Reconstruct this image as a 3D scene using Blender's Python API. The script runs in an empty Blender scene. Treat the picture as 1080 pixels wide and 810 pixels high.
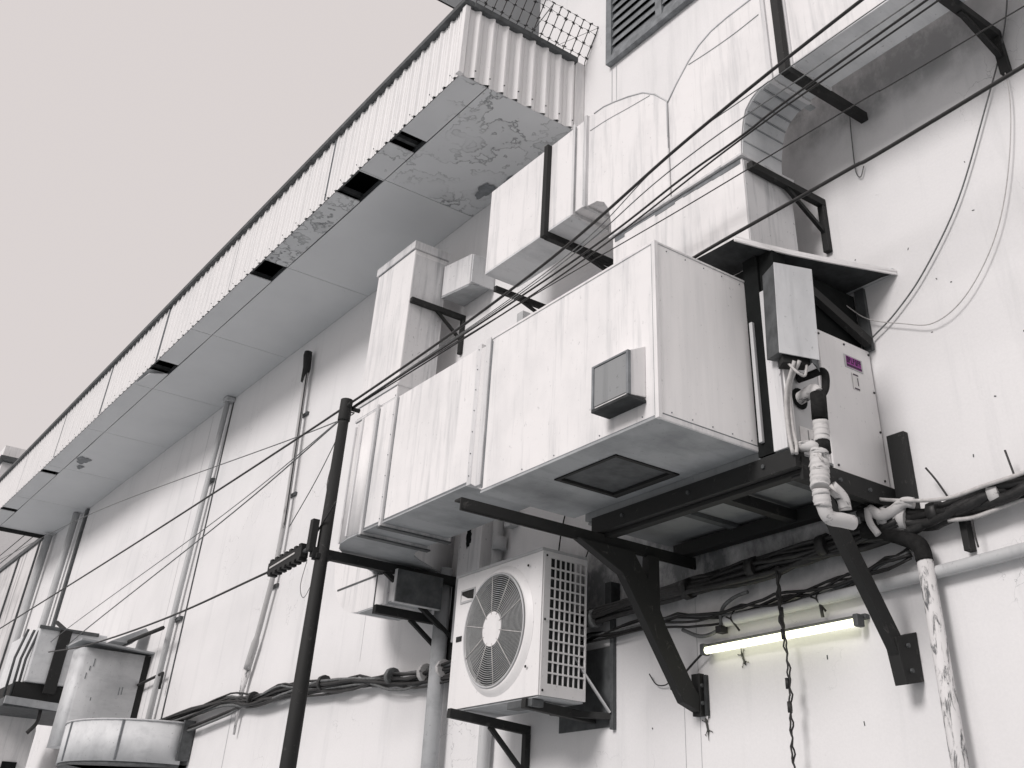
import bpy, bmesh, math, random
from mathutils import Vector, Matrix
random.seed(7)
S = bpy.context.scene
COL = S.collection
PI = math.pi

# ------------------------------------------------------------------ materials
def new_mat(name):
    m = bpy.data.materials.new(name); m.use_nodes = True
    nt = m.node_tree; b = nt.nodes['Principled BSDF']
    return m, nt, b

def N(nt, typ, **kw):
    n = nt.nodes.new(typ)
    for k, v in kw.items():
        if k in n.inputs: n.inputs[k].default_value = v
        else: setattr(n, k, v)
    return n

def ramp(nt, src, stops):
    r = nt.nodes.new('ShaderNodeValToRGB')
    e = r.color_ramp.elements
    while len(e) < len(stops): e.new(0.5)
    for i, (p, v) in enumerate(stops):
        e[i].position = p
        e[i].color = (v, v, v, 1) if not isinstance(v, tuple) else (*v, 1)
    nt.links.new(src, r.inputs[0]); return r.outputs[0]

def noise(nt, scale3, detail=4, scale=1.0, rough=.6, coord='Object', dist=0.0, off=(0,0,0)):
    tc = nt.nodes.new('ShaderNodeTexCoord'); mp = nt.nodes.new('ShaderNodeMapping')
    mp.inputs['Scale'].default_value = scale3; mp.inputs['Location'].default_value = off
    nt.links.new(tc.outputs[coord], mp.inputs[0])
    n = nt.nodes.new('ShaderNodeTexNoise')
    n.inputs['Scale'].default_value = scale; n.inputs['Detail'].default_value = detail
    n.inputs['Roughness'].default_value = rough; n.inputs['Distortion'].default_value = dist
    nt.links.new(mp.outputs[0], n.inputs['Vector'])
    return n.outputs[0]

def mix(nt, fac, a, b):
    m = nt.nodes.new('ShaderNodeMix'); m.data_type = 'RGBA'
    for sock, v in ((m.inputs[6], a), (m.inputs[7], b)):
        if isinstance(v, tuple): sock.default_value = (*v, 1)
        else: nt.links.new(v, sock)
    if isinstance(fac, float): m.inputs[0].default_value = fac
    else: nt.links.new(fac, m.inputs[0])
    return m.outputs[2]

def mul(nt, a, b):
    m = nt.nodes.new('ShaderNodeMath'); m.operation = 'MULTIPLY'
    nt.links.new(a, m.inputs[0])
    if isinstance(b, (int, float)): m.inputs[1].default_value = b
    else: nt.links.new(b, m.inputs[1])
    return m.outputs[0]

def bump(nt, b, h, strength, dist=.02):
    n = nt.nodes.new('ShaderNodeBump'); n.inputs['Strength'].default_value = strength
    n.inputs['Distance'].default_value = dist
    nt.links.new(h, n.inputs['Height']); nt.links.new(n.outputs[0], b.inputs['Normal'])

def grime(name, base, dirt, streak=.5, blotch=.3, speck=.4, rough=.55, metal=0., bmp=.15, sz=1.0, vert=True, spec=.3):
    """painted or galvanised sheet: run-down streaks, large blotches, small specks, faint dents"""
    m, nt, b = new_mat(name)
    sc = (7*sz, 7*sz, .55*sz) if vert else (5*sz, 1.2*sz, 5*sz)
    s1 = ramp(nt, noise(nt, sc, 5, 1.6, .65), [(.50, 0.), (.80, 1.)])
    s2 = ramp(nt, noise(nt, (1.7*sz, 1.7*sz, 1.0*sz), 6, 1.0, .62, off=(3.1, 1.7, 5.)), [(.47, 0.), (.74, 1.)])
    s3 = ramp(nt, noise(nt, (38, 38, 30), 3, 1.0, .6), [(.66, 0.), (.74, 1.)])
    c = mix(nt, mul(nt, s1, streak), base, dirt)
    c = mix(nt, mul(nt, s2, blotch), c, tuple(x*.8 + y*.2 for x, y in zip(dirt, base)))
    c = mix(nt, mul(nt, s3, speck), c, tuple(x*.45 for x in dirt))
    nt.links.new(c, b.inputs['Base Color'])
    b.inputs['Roughness'].default_value = rough; b.inputs['Metallic'].default_value = metal
    b.inputs['Specular IOR Level'].default_value = spec
    h = noise(nt, (1.8, 1.8, 1.8), 3, 1.0, .5, off=(9., 2., 4.))
    bump(nt, b, h, bmp, .05)
    return m

def flat(name, c, rough=.6, metal=0., var=.35, sc=14., spec=.3, bmp=.2):
    m, nt, b = new_mat(name)
    n = noise(nt, (sc, sc, sc), 5, 1.0, .65)
    f = ramp(nt, n, [(.35, 0.), (.75, 1.)])
    nt.links.new(mix(nt, f, c, tuple(min(1, x*(1+var*2)) if x < .2 else x*(1-var) for x in c)), b.inputs['Base Color'])
    b.inputs['Roughness'].default_value = rough; b.inputs['Metallic'].default_value = metal
    b.inputs['Specular IOR Level'].default_value = spec
    if bmp: bump(nt, b, n, bmp, .01)
    return m

def emit(name, c, s):
    m, nt, b = new_mat(name)
    b.inputs['Base Color'].default_value = (.8, .8, .75, 1)
    b.inputs['Emission Color'].default_value = (*c, 1); b.inputs['Emission Strength'].default_value = s
    return m

WHITE = (.80, .765, .755); GREY = (.36, .37, .38)

def wall_mat(name, base, dirt, heavy=0.0, soot=False):
    m, nt, b = new_mat(name)
    a = ramp(nt, noise(nt, (.55, .55, .55), 7, 1.0, .62), [(.46, 0.), (.80, 1.)])
    st = ramp(nt, noise(nt, (2.6, 1, .22), 6, 1.3, .68, off=(4, 0, 1)), [(.54, 0.), (.80, 1.)])
    sp = ramp(nt, noise(nt, (9, 9, 9), 5, 1.0, .7), [(.68, 0.), (.73, 1.)])
    fine = ramp(nt, noise(nt, (60, 60, 60), 2, 1.0, .5), [(.3, 0.), (.8, 1.)])
    c = mix(nt, mul(nt, a, .22 + heavy*.3), base, dirt)
    c = mix(nt, mul(nt, st, .30 + heavy*.6), c, dirt)
    c = mix(nt, mul(nt, sp, .16 + heavy*.5), c, tuple(x*.4 for x in dirt))
    c = mix(nt, mul(nt, fine, .08), c, dirt)
    # hairline scratches in the render coat
    tc = nt.nodes.new('ShaderNodeTexCoord'); v = nt.nodes.new('ShaderNodeTexVoronoi'); v.feature = 'DISTANCE_TO_EDGE'
    mp = nt.nodes.new('ShaderNodeMapping'); mp.inputs['Scale'].default_value = (.7, .7, .45)
    nn = nt.nodes.new('ShaderNodeTexNoise'); nn.inputs['Scale'].default_value = 5; nn.inputs['Detail'].default_value = 6
    vm = nt.nodes.new('ShaderNodeVectorMath'); vm.operation = 'MULTIPLY_ADD'; vm.inputs[1].default_value = (.35, .35, .35)
    nt.links.new(tc.outputs['Object'], nn.inputs['Vector']); nt.links.new(nn.outputs[1], vm.inputs[0]); nt.links.new(tc.outputs['Object'], vm.inputs[2])
    nt.links.new(vm.outputs[0], mp.inputs[0]); nt.links.new(mp.outputs[0], v.inputs['Vector'])
    cr = ramp(nt, v.outputs['Distance'], [(.0, 1.), (.006, 0.)])
    pm = ramp(nt, noise(nt, (.8, .8, .8), 3, 1.0, .5, off=(7, 7, 7)), [(.55, 0.), (.62, 1.)])
    c = mix(nt, mul(nt, mul(nt, cr, pm), .6), c, tuple(x*.5 for x in dirt))
    if soot:      # mould plus painted shade, round the cable runs and under the right duct
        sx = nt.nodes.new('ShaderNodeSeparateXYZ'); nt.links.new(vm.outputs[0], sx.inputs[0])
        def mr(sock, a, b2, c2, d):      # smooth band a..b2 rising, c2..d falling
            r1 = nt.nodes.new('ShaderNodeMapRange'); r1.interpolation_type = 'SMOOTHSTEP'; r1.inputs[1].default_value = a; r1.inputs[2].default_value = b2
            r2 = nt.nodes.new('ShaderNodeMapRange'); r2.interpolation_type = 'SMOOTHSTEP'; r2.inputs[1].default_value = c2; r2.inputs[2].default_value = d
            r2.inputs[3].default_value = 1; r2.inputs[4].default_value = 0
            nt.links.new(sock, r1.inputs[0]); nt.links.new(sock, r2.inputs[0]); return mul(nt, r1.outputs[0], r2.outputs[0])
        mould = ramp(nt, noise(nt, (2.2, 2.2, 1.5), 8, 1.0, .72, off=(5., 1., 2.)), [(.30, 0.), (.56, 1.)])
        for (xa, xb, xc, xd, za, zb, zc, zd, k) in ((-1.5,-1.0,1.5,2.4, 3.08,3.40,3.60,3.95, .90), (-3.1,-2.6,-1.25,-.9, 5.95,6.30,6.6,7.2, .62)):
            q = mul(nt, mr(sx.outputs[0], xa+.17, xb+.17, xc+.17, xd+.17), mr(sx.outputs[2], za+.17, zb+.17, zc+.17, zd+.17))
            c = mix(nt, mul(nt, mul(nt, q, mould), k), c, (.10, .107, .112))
    nt.links.new(c, b.inputs['Base Color'])
    b.inputs['Roughness'].default_value = .85; b.inputs['Specular IOR Level'].default_value = .15
    bump(nt, b, noise(nt, (26, 26, 26), 6, 1.0, .7), .12, .012)
    return m

def soffit_mat(stained):
    m, nt, b = new_mat('stained_soffit_board' if stained else 'soffit_board')
    base = (.67, .685, .695)
    a = ramp(nt, noise(nt, (1.1, 1.1, 1), 6, 1.0, .6), [(.4, 0.), (.75, 1.)])
    c = mix(nt, mul(nt, a, .45), base, (.57, .585, .60))
    # ringed water marks: contour bands of a warped noise, only in patches
    n = noise(nt, (1.5, 1.5, 1.5), 5, 1.0, .60, dist=.12, off=(2.3, .7, 0))
    ring = ramp(nt, n, [(.0, 0.), (.468, 0.), (.480, .9), (.494, .12), (.555, .05), (.568, 1.), (.590, .30), (.635, .22), (.652, 1.), (.672, .25), (1., .35)])
    patch = ramp(nt, noise(nt, (.55, .9, 1), 2, 1.0, .5, off=(1.2, 3.4, 0)), [(.43, 0.), (.55, 1.)])
    c = mix(nt, mul(nt, mul(nt, ring, patch), .9 if stained else .0), c, (.13, .14, .145))
    sp = ramp(nt, noise(nt, (14, 14, 14), 4, 1., .7), [(.70, 0.), (.75, 1.)])
    c = mix(nt, mul(nt, sp, .3), c, (.1, .1, .1))
    nt.links.new(c, b.inputs['Base Color']); b.inputs['Roughness'].default_value = .9
    b.inputs['Specular IOR Level'].default_value = .1
    bump(nt, b, noise(nt, (9, 9, 9), 4), .08, .01)
    return m

def flaky_mat(name, paint, under, lo=.50, hi=.53, sc=(16, 16, 9)):
    m, nt, b = new_mat(name)
    f = ramp(nt, noise(nt, sc, 7, 1.0, .75, dist=.8), [(lo, 0.), (hi, 1.)])
    nt.links.new(mix(nt, f, paint, under), b.inputs['Base Color'])
    b.inputs['Roughness'].default_value = .75
    bump(nt, b, f, .5, .004)
    return m

M = dict(
    dim=flat('soot_grey_metal', (.028, .03, .031), .7, 0, .6, 10, .2),
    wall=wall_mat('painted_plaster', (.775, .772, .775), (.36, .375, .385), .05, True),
    wall_old=wall_mat('mouldy_plaster', (.66, .65, .65), (.09, .097, .10), 1.7),
    wall_grey=wall_mat('grey_plaster', (.58, .585, .59), (.25, .26, .26), .2),
    white=grime('white_sheet_metal', (.79, .782, .782), (.25, .27, .285), .52, .30, .25, bmp=.35),
    white_dirty=grime('streaked_sheet_metal', (.66, .66, .665), (.17, .185, .2), .75, .5, .6, bmp=.25),
    galv=grime('galvanised_sheet', (.40, .415, .425), (.13, .14, .15), .45, .85, .5, rough=.6, vert=False, bmp=.3),  # bare metal, and white undersides with dirt and shade in the colour
    galv_light=grime('bright_galvanised_sheet', (.55, .56, .57), (.2, .21, .22), .55, .6, .4, rough=.55, metal=.0, bmp=.35),
    corr=grime('corrugated_steel', (.78, .775, .775), (.40, .42, .43), .3, .1, .25),
    soffit=soffit_mat(False), soffit_st=soffit_mat(True),
    black=flaky_mat('black_painted_steel', (.0115, .0122, .012), (.07, .067, .064), .60, .72, (13, 13, 13)),
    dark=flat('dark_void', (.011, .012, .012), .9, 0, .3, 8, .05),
    darkgrey=flat('dark_grey_metal', (.06, .064, .066), .6, 0, .5, 10),
    louver=flat('weathered_grey_paint', (.15, .16, .168), .6, 0, .4, 9),
    cable=flat('black_cable', (.015, .015, .015), .5, 0, .6, 30, .4, 0),
    cable_grey=flat('grey_cable', (.10, .104, .105), .6, 0, .5, 30, .3, 0),
    cable_white=flat('pale_cable', (.55, .54, .53), .55, 0, .3, 30, .3, 0),
    unit=grime('unit_enamel', (.78, .772, .77), (.36, .375, .39), .18, .22, .3, rough=.4),
    clean=grime('clean_white_panel', (.89, .88, .875), (.45, .46, .47), .25, .2, .3),  # lighter copy of the white sheet, with the light painted in
    galv_pale=grime('pale_galvanised_sheet', (.66, .675, .685), (.25, .265, .28), .4, .6, .5, rough=.55, vert=False, bmp=.3),  # pale metal, and upper duct undersides with shade in the colour
    cowl=grime('dulled_filter_mesh', (.27, .28, .285), (.12, .13, .135), .5, .5, .4),
    unit_grey=grime('grey_enamel', (.50, .505, .51), (.26, .27, .28), .4, .4, .4, rough=.45),
    guard=flat('guard_wire', (.40, .41, .41), .5, 0, .2, 20, .3, 0),
    coil=flat('coil_fins', (.02, .022, .022), .6, 0, .6, 60, .3, 0),
    pipe=grime('grey_pipe', (.50, .51, .515), (.25, .26, .27), .4, .6, .5),
    flaky=flaky_mat('flaking_white_paint', (.66, .655, .655), (.12, .125, .13), .52, .60, (26, 26, 7)),
    rusty=flaky_mat('weathered_grey_pipe', (.42, .42, .42), (.12, .12, .12), .58, .66, (22, 22, 6)),
    wrap=flaky_mat('pipe_wrap_tape', (.54, .535, .53), (.07, .073, .076), .57, .64, (7, 7, 30)),
    foam=flat('black_foam', (.014, .014, .014), .85, 0, .5, 30, .1),
    tube=emit('lit_tube', (1., .985, .70), 2.6),
    purple=flat('purple_print', (.36, .045, .34), .5, 0, .3, 40, .3, 0),
    ink=flat('dark_ink', (.03, .012, .035), .5, 0, .1, 40, .3, 0),
    paper=flat('sticker_paper', (.74, .73, .72), .6, 0, .15, 40, .3, 0),
    lizard=flat('lizard_skin', (.035, .036, .033), .6, 0, .8, 120, .3, 0),
    ground=flat('concrete_ground', (.36, .385, .40), .9, 0, .25, 1.5, .1),
)

# ------------------------------------------------------------------ mesh builder
class MB:
    def __init__(s): s.v = []; s.f = []; s.sm = set()
    def add(s, vs, fs, smooth=False):
        o = len(s.v); s.v += [tuple(v) for v in vs]
        for f in fs:
            if smooth: s.sm.add(len(s.f))
            s.f.append([o+i for i in f])
        return s
    def box(s, x0, x1, y0, y1, z0, z1):
        x0, x1 = sorted((x0, x1)); y0, y1 = sorted((y0, y1)); z0, z1 = sorted((z0, z1))
        return s.add([(x0,y0,z0),(x1,y0,z0),(x1,y1,z0),(x0,y1,z0),(x0,y0,z1),(x1,y0,z1),(x1,y1,z1),(x0,y1,z1)],
              [(0,3,2,1),(4,5,6,7),(0,1,5,4),(1,2,6,5),(2,3,7,6),(3,0,4,7)])
    def hexa(s, bottom, top):
        """bottom and top: four corners each, counter-clockwise seen from above"""
        return s.add(list(bottom)+list(top), [(0,3,2,1),(4,5,6,7),(0,1,5,4),(1,2,6,5),(2,3,7,6),(3,0,4,7)])
    def bar(s, p, q, w, h, up=(0,0,1)):
        p = Vector(p); q = Vector(q); d = (q-p).normalized(); u = Vector(up)
        if abs(d.dot(u)) > .98: u = Vector((1,0,0))
        r = d.cross(u).normalized(); u = r.cross(d).normalized()
        vs = [c + r*(a*w/2) + u*(b*h/2) for c in (p, q) for a, b in ((-1,-1),(1,-1),(1,1),(-1,1))]
        return s.add(vs, [(0,1,2,3),(7,6,5,4),(0,4,5,1),(1,5,6,2),(2,6,7,3),(3,7,4,0)])
    def angle(s, p, q, w, t, side=(1,0,0), down=(0,0,-1)):
        """L-section steel: a flat leg and a standing leg"""
        p = Vector(p); q = Vector(q); a = Vector(side); b = Vector(down)
        prof = [(0,0),(w,0),(w,t),(t,t),(t,w),(0,w)]
        vs = [c + a*x + b*y for c in (p, q) for x, y in prof]
        n = 6
        return s.add(vs, [tuple(range(n))[::-1], tuple(range(n, 2*n))] + [(i,(i+1)%n,n+(i+1)%n,n+i) for i in range(n)])
    def prism(s, outline, y0, y1, axis='y', smooth=False):
        n = len(outline)
        def mk(a, b, c): return {'y': (a, c, b), 'z': (a, b, c), 'x': (c, a, b)}[axis]
        vs = [mk(a, b, y0) for a, b in outline] + [mk(a, b, y1) for a, b in outline]
        s.add(vs, [tuple(range(n)), tuple(range(2*n-1, n-1, -1))])
        o = len(s.v) - 2*n
        for i in range(n):
            if smooth: s.sm.add(len(s.f))
            s.f.append([o+i, o+n+i, o+n+(i+1)%n, o+(i+1)%n])
        return s
    def tube(s, pts, r, n=8, cap=True):
        pts = [Vector(p) for p in pts]; m = len(pts)
        rs = r if isinstance(r, (list, tuple)) else [r]*m
        t0 = (pts[1]-pts[0]).normalized()
        u = t0.orthogonal().normalized()
        vs = []
        for i, p in enumerate(pts):
            t = (pts[min(i+1, m-1)] - pts[max(i-1, 0)]).normalized()
            u = (u - t*u.dot(t)).normalized(); w = t.cross(u)
            for k in range(n):
                a = 2*PI*k/n
                vs.append(p + (u*math.cos(a) + w*math.sin(a))*rs[i])
        s.add(vs, [(i*n+k, i*n+(k+1)%n, (i+1)*n+(k+1)%n, (i+1)*n+k) for i in range(m-1) for k in range(n)], True)
        if cap:
            o = len(s.v) - m*n
            s.f.append([o+k for k in range(n)][::-1]); s.f.append([o+(m-1)*n+k for k in range(n)])
        return s
    def ring(s, c, R, r, axis, n=56, k=4):
        ax = Vector(axis); u = ax.orthogonal().normalized(); w = ax.cross(u)
        c = Vector(c); vs = []
        for i in range(n):
            a = 2*PI*i/n; d = u*math.cos(a) + w*math.sin(a)
            for j in range(k):
                b = 2*PI*j/k + PI/4
                vs.append(c + d*(R + r*math.cos(b)) + ax*(r*math.sin(b)))
        return s.add(vs, [(i*k+j, ((i+1)%n)*k+j, ((i+1)%n)*k+(j+1)%k, i*k+(j+1)%k) for i in range(n) for j in range(k)], True)
    def disc(s, c, R, axis, thick, n=40, dome=0.):
        ax = Vector(axis).normalized(); u = ax.orthogonal().normalized(); w = ax.cross(u); c = Vector(c)
        vs = [c + (u*math.cos(2*PI*i/n)+w*math.sin(2*PI*i/n))*R for i in range(n)]
        vs += [v + ax*thick for v in vs]
        vs.append(c + ax*(thick+dome))
        fs = [tuple(range(n))[::-1]] + [(i,(i+1)%n,n+(i+1)%n,n+i) for i in range(n)] + [(n+i, n+(i+1)%n, 2*n) for i in range(n)]
        return s.add(vs, fs)
    def build(s, name, mat, parent=None, bevel=0., loc=None, recalc=True):
        off = Vector(parent_world(parent)) if parent else Vector(loc or (0,0,0))
        me = bpy.data.meshes.new(name)
        me.from_pydata([tuple(Vector(v)-off) for v in s.v], [], s.f)
        for i in s.sm: me.polygons[i].use_smooth = True
        if recalc:
            bm = bmesh.new(); bm.from_mesh(me); bmesh.ops.recalc_face_normals(bm, faces=bm.faces); bm.to_mesh(me); bm.free()
        me.materials.append(mat)
        o = bpy.data.objects.new(name, me); COL.objects.link(o)
        if parent: o.parent = parent
        else: o.location = off
        if bevel:
            b = o.modifiers.new('bevel', 'BEVEL'); b.width = bevel; b.segments = 2; b.limit_method = 'ANGLE'; b.angle_limit = math.radians(50)
        return o

def parent_world(p):
    v = Vector((0,0,0))
    while p: v += p.location; p = p.parent
    return v

def tag(o, label, cat, group=None):
    o['label'] = label; o['category'] = cat
    if group: o['group'] = group
    return o
def thing(name, loc, label, cat, group=None):
    o = bpy.data.objects.new(name, None); COL.objects.link(o); o.location = loc
    o.empty_display_size = .1
    return tag(o, label, cat, group)
def single(mb, name, mat, label, cat, loc, group=None, bevel=0.):
    return tag(mb.build(name, mat, None, bevel, loc), label, cat, group)

def spline(pts, k=8):
    P = [Vector(p) for p in pts]; P = [P[0]*2-P[1]] + P + [P[-1]*2-P[-2]]
    out = []
    for i in range(1, len(P)-2):
        a, b, c, d = P[i-1:i+3]
        for j in range(k):
            t = j/k
            out.append(.5*((2*b)+(c-a)*t+(2*a-5*b+4*c-d)*t*t+(3*b-a-3*c+d)*t**3))
    out.append(P[-2]); return out

def arc(cx, cz, r, a0, a1, n=8):
    return [(cx + r*math.cos(math.radians(a0+(a1-a0)*i/n)), cz + r*math.sin(math.radians(a0+(a1-a0)*i/n))) for i in range(n+1)]

def taped(p, q, r):
    """lagging wound with overlapping turns of tape"""
    p = Vector(p); q = Vector(q); n = max(6, int((q-p).length/.006)); pts = []; rs_ = []
    for i in range(n+1):
        t_ = i/n; pts.append(p.lerp(q, t_)+Vector((random.uniform(-.001,.001),random.uniform(-.001,.001),0)))
        rs_.append(r*(.93+.10*((i%5)/4)+random.uniform(-.02,.02)))
    return MB().tube(pts, rs_, 14)
# ------------------------------------------------------------------ ground
g = MB().add([(-200,-200,0),(250,-200,0),(250,200,0),(-200,200,0)], [(0,1,2,3)]).build('ground', M['ground'])
g['kind'] = 'structure'

# ------------------------------------------------------------------ building
bld = thing('building', (5,0,0), 'white plastered building whose long side wall carries all the ductwork', 'building')
# main wall, upper storey stops short of the canopy's end
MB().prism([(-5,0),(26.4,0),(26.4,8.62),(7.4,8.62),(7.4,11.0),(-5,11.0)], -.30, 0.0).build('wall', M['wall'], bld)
MB().box(-5,8.6,-4,.80,11.003,11.25).build('roof_slab', M['wall_grey'], bld)
MB().box(8.585,8.61,-4,.83,11.0,11.27).box(-5,8.61,.803,.83,11.0,11.27).build('roof_edge_trim', M['black'], bld)
MB().box(-5,26.4,-3.0,-.302,8.5,8.62).build('flat_roof', M['galv'], bld)
MB().box(-5,7.38,-3.9,-.303,8.63,10.99).build('upper_storey', M['wall_grey'], bld)
# hairline joints, old anchor holes and scuffs in the render
for x, za, zb, w in ((5.15,2.0,3.25,.005),(5.29,1.6,2.6,.004),(13.0,2.0,3.2,.02),(16.4,1.0,7.9,.01),(9.9,3.4,5.0,.004),(6.02,8.03,8.5,.012),(5.95,8.03,8.5,.010)):
    MB().box(x,x+w,.0008,.002,za,zb).build('wall_joint', M['pipe'], bld)
m = MB()
for x, z in ((2.95,4.72),(2.86,4.66),(3.05,4.40),(2.6,5.4),(2.5,4.2),(2.75,3.9),(2.2,4.35),(2.18,4.37),(2.1,4.42),(2.95,3.62),(3.5,5.1),(3.1,5.0),(2.4,3.7),(4.1,2.75),(3.9,2.4),(5.6,2.5),(4.6,2.1),(5.75,3.8),(5.9,3.7),(6.05,3.95),(5.6,3.9),(2.62,5.05),(2.3,3.9),(11.3,6.1),(9.3,4.5),(10.6,4.9)):
    a = random.uniform(0,PI); L_ = random.choice((.005,.006,.008,.011)); h = random.uniform(.004,.008)
    m.bar((x-L_*math.cos(a),.0012,z-L_*math.sin(a)),(x+L_*math.cos(a),.0012,z+L_*math.sin(a)),h,.003,(0,1,0))
m.build('wall_mark', M['darkgrey'], bld)
# louvred window
lw = MB()
x0, x1, z0, z1 = 4.05, 6.05, 8.53, 9.95
f = .085
lw.box(x0,x0+f,.004,.07,z0,z1).box(x1-f,x1,.004,.07,z0,z1).box(x0+f,x1-f,.004,.068,z0,z0+f).box(x0+f,x1-f,.004,.068,z1-f,z1).box(5.2,5.29,.004,.066,z0+f,z1-f)
win = lw.build('louvre_window', M['louver'], bld, .004)
sl = MB()
for a, b in ((x0+f,5.2),(5.29,x1-f)):
    z = z0+f+.01
    while z < z1-f-.06:
        sl.hexa([(a,.026,z+.105),(b,.026,z+.105),(b,.056,z),(a,.056,z)], [(a,.022,z+.125),(b,.022,z+.125),(b,.052,z+.02),(a,.052,z+.02)])
        z += .118
sl.build('slats', M['louver'], win)
MB().box(x0+f,x1-f,.002,.006,z0+f,z1-f).build('dark_backing', M['dark'], win)

# ------------------------------------------------------------------ canopy
can = thing('canopy', (16,.7,7.94), 'long projecting canopy with ribbed white fascia and stained grey underside', 'canopy')
XA, XB = 6.49, 26.3
def corrug(p0, p1, out, z0, z1, pitch=.19, H=.036, wide=False):
    """trapezoidal sheet between two plan points, ribs standing towards 'out'"""
    p0 = Vector((*p0,0)); p1 = Vector((*p1,0)); L = (p1-p0).length; d = (p1-p0)/L; o = Vector((*out,0))
    pr = []; x = 0
    while x < L:
        for fx, h in (((0,0),(.20,0),(.23,.008),(.26,0),(.52,0),(.78,H),(.88,H),(.93,0)) if wide else ((0,0),(.22,0),(.25,.010),(.28,0),(.44,0),(.47,.010),(.50,0),(.68,0),(.74,H),(.90,H),(.96,0))):
            if x+fx*pitch < L: pr.append((x+fx*pitch, h))
        x += pitch
    pr.append((L,0))
    vs = []
    for x, h in pr:
        wob = random.uniform(-.004,.004)
        vs += [p0+d*x+o*h+Vector((0,0,z0+wob)), p0+d*x+o*h+Vector((0,0,z1))]
    return MB().add(vs, [(2*i,2*i+2,2*i+3,2*i+1) for i in range(len(pr)-1)])
corrug((XB,1.49),(XA,1.49),(0,1),7.925,8.80,.19,.022).build('front_fascia', M['corr'], can, recalc=False)
corrug((XA-.002,1.49),(XA-.002,.13),(-1,0),7.925,8.80,.168,.036,True).build('end_fascia', M['corr'], can, recalc=False)
MB().box(XA-.012,XA+.05,.003,.128,7.93,8.86).build('flashing', M['white'], can, .004)
MB().box(XA-.035,XA+.03,1.47,1.528,7.92,8.80).build('corner_post', M['white'], can, .004)
MB().box(XA-.05,XB+.05,1.44,1.56,8.802,8.87).box(XA-.06,XA+.04,.13,1.44,8.802,8.868).build('edge_capping', M['darkgrey'], can, .006)
MB().box(XA+.03,XB,.003,1.46,8.80,8.83).build('deck', M['galv'], can)
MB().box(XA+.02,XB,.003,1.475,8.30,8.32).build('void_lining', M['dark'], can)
fr = MB()
for x in [XA+.1+i*2.51/2 for i in range(17)]: 
    if x < XB: fr.box(x,x+.05,.01,1.47,8.02,8.07)
for y in (.02,.60,1.12,1.44): fr.box(XA+.03,XB-.03,y,y+.045,7.975,8.02)
fr.build('joists', M['darkgrey'], can)
cuts = [XA+.02, 8.54, 11.05, 13.56, 16.07, 18.58, 21.10, 23.60, XB]
holes = [(7.64,7.90),(8.56,9.10),(11.04,11.52),(14.9,15.35),(21.4,21.62),(24.6,24.85)]
for i in range(8):
    a, b = cuts[i]+.005, cuts[i+1]-.005
    w = MB()
    n = 10
    for j in range(n):       # boards sag a little between the battens
        xa, xb = a+(b-a)*j/n, a+(b-a)*(j+1)/n
        sag = lambda t: -.012*math.sin(PI*t)*(1 if i%2 else .5)
        za, zb = 7.95+sag(j/n), 7.95+sag((j+1)/n)
        w.hexa([(xa,.004,za),(xb,.004,zb),(xb,1.155,zb),(xa,1.155,za)], [(xa,.004,za+.012),(xb,.004,zb+.012),(xb,1.155,zb+.012),(xa,1.155,za+.012)])
    w.build('soffit_board', M['soffit_st' if i == 0 else 'soffit'], can)
    segs = [(a,b)]
    for h0, h1 in holes:
        nx = []
        for s0, s1 in segs:
            if h1 <= s0 or h0 >= s1: nx.append((s0,s1)); continue
            if h0 > s0: nx.append((s0,h0))
            if h1 < s1: nx.append((h1,s1))
        segs = nx
    w = MB()
    for s0, s1 in segs: w.box(s0,s1,1.168,1.47,7.945,7.957)
    if segs: w.build('edge_board', M['soffit_st' if i < 2 else 'soffit'], can)
# a corner of one edge board hanging down
MB().hexa([(15.3,1.18,7.93),(16.0,1.18,7.944),(16.0,1.45,7.944),(15.3,1.45,7.86)],[(15.3,1.18,7.942),(16.0,1.18,7.9445),(16.0,1.45,7.9445),(15.3,1.45,7.872)]).build('loose_board', M['soffit'], can)
MB().bar((XB+.02,.0,7.93),(XB+.02,1.5,7.93),.05,.12).build('end_beam', M['black'], can)
# mould patch where a duct meets the boards
for cx, cy, R in ((7.98,.2,.15),(7.64,.10,.09),(7.45,.05,.06),(20.3,1.02,.20),(20.75,.95,.10)):
    o = []
    for k in range(40):
        a = 2*PI*k/40; rr = R*(.85+.16*math.sin(3*a+cx)+.10*math.sin(7*a+2*cx)+random.uniform(-.05,.05))
        o.append((cx+rr*1.25*math.cos(a), max(.006,cy+rr*.65*math.sin(a))))
    MB().prism(o, 7.9295, 7.931, 'z').build('mould_patch', M['louver'], can)

for x in (9.3,12.1,14.9,17.7,20.5,23.3): MB().box(x,x+.010,1.4905,1.5135,7.925,8.80).build('sheet_lap', M['louver'], can)
m = MB()
for i in range(40):
    x = XA+.15+i*.19*2; 
    if x < XB: m.disc((x,1.512,7.99+random.uniform(-.01,.01)),.008,(0,1,0),.006,6)
for i in range(8): m.disc((XA-.05,1.355-i*.168,8.0+random.uniform(-.015,.015)),.008,(-1,0,0),.006,6)
m.build('fixing_screw', M['darkgrey'], can)
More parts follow.
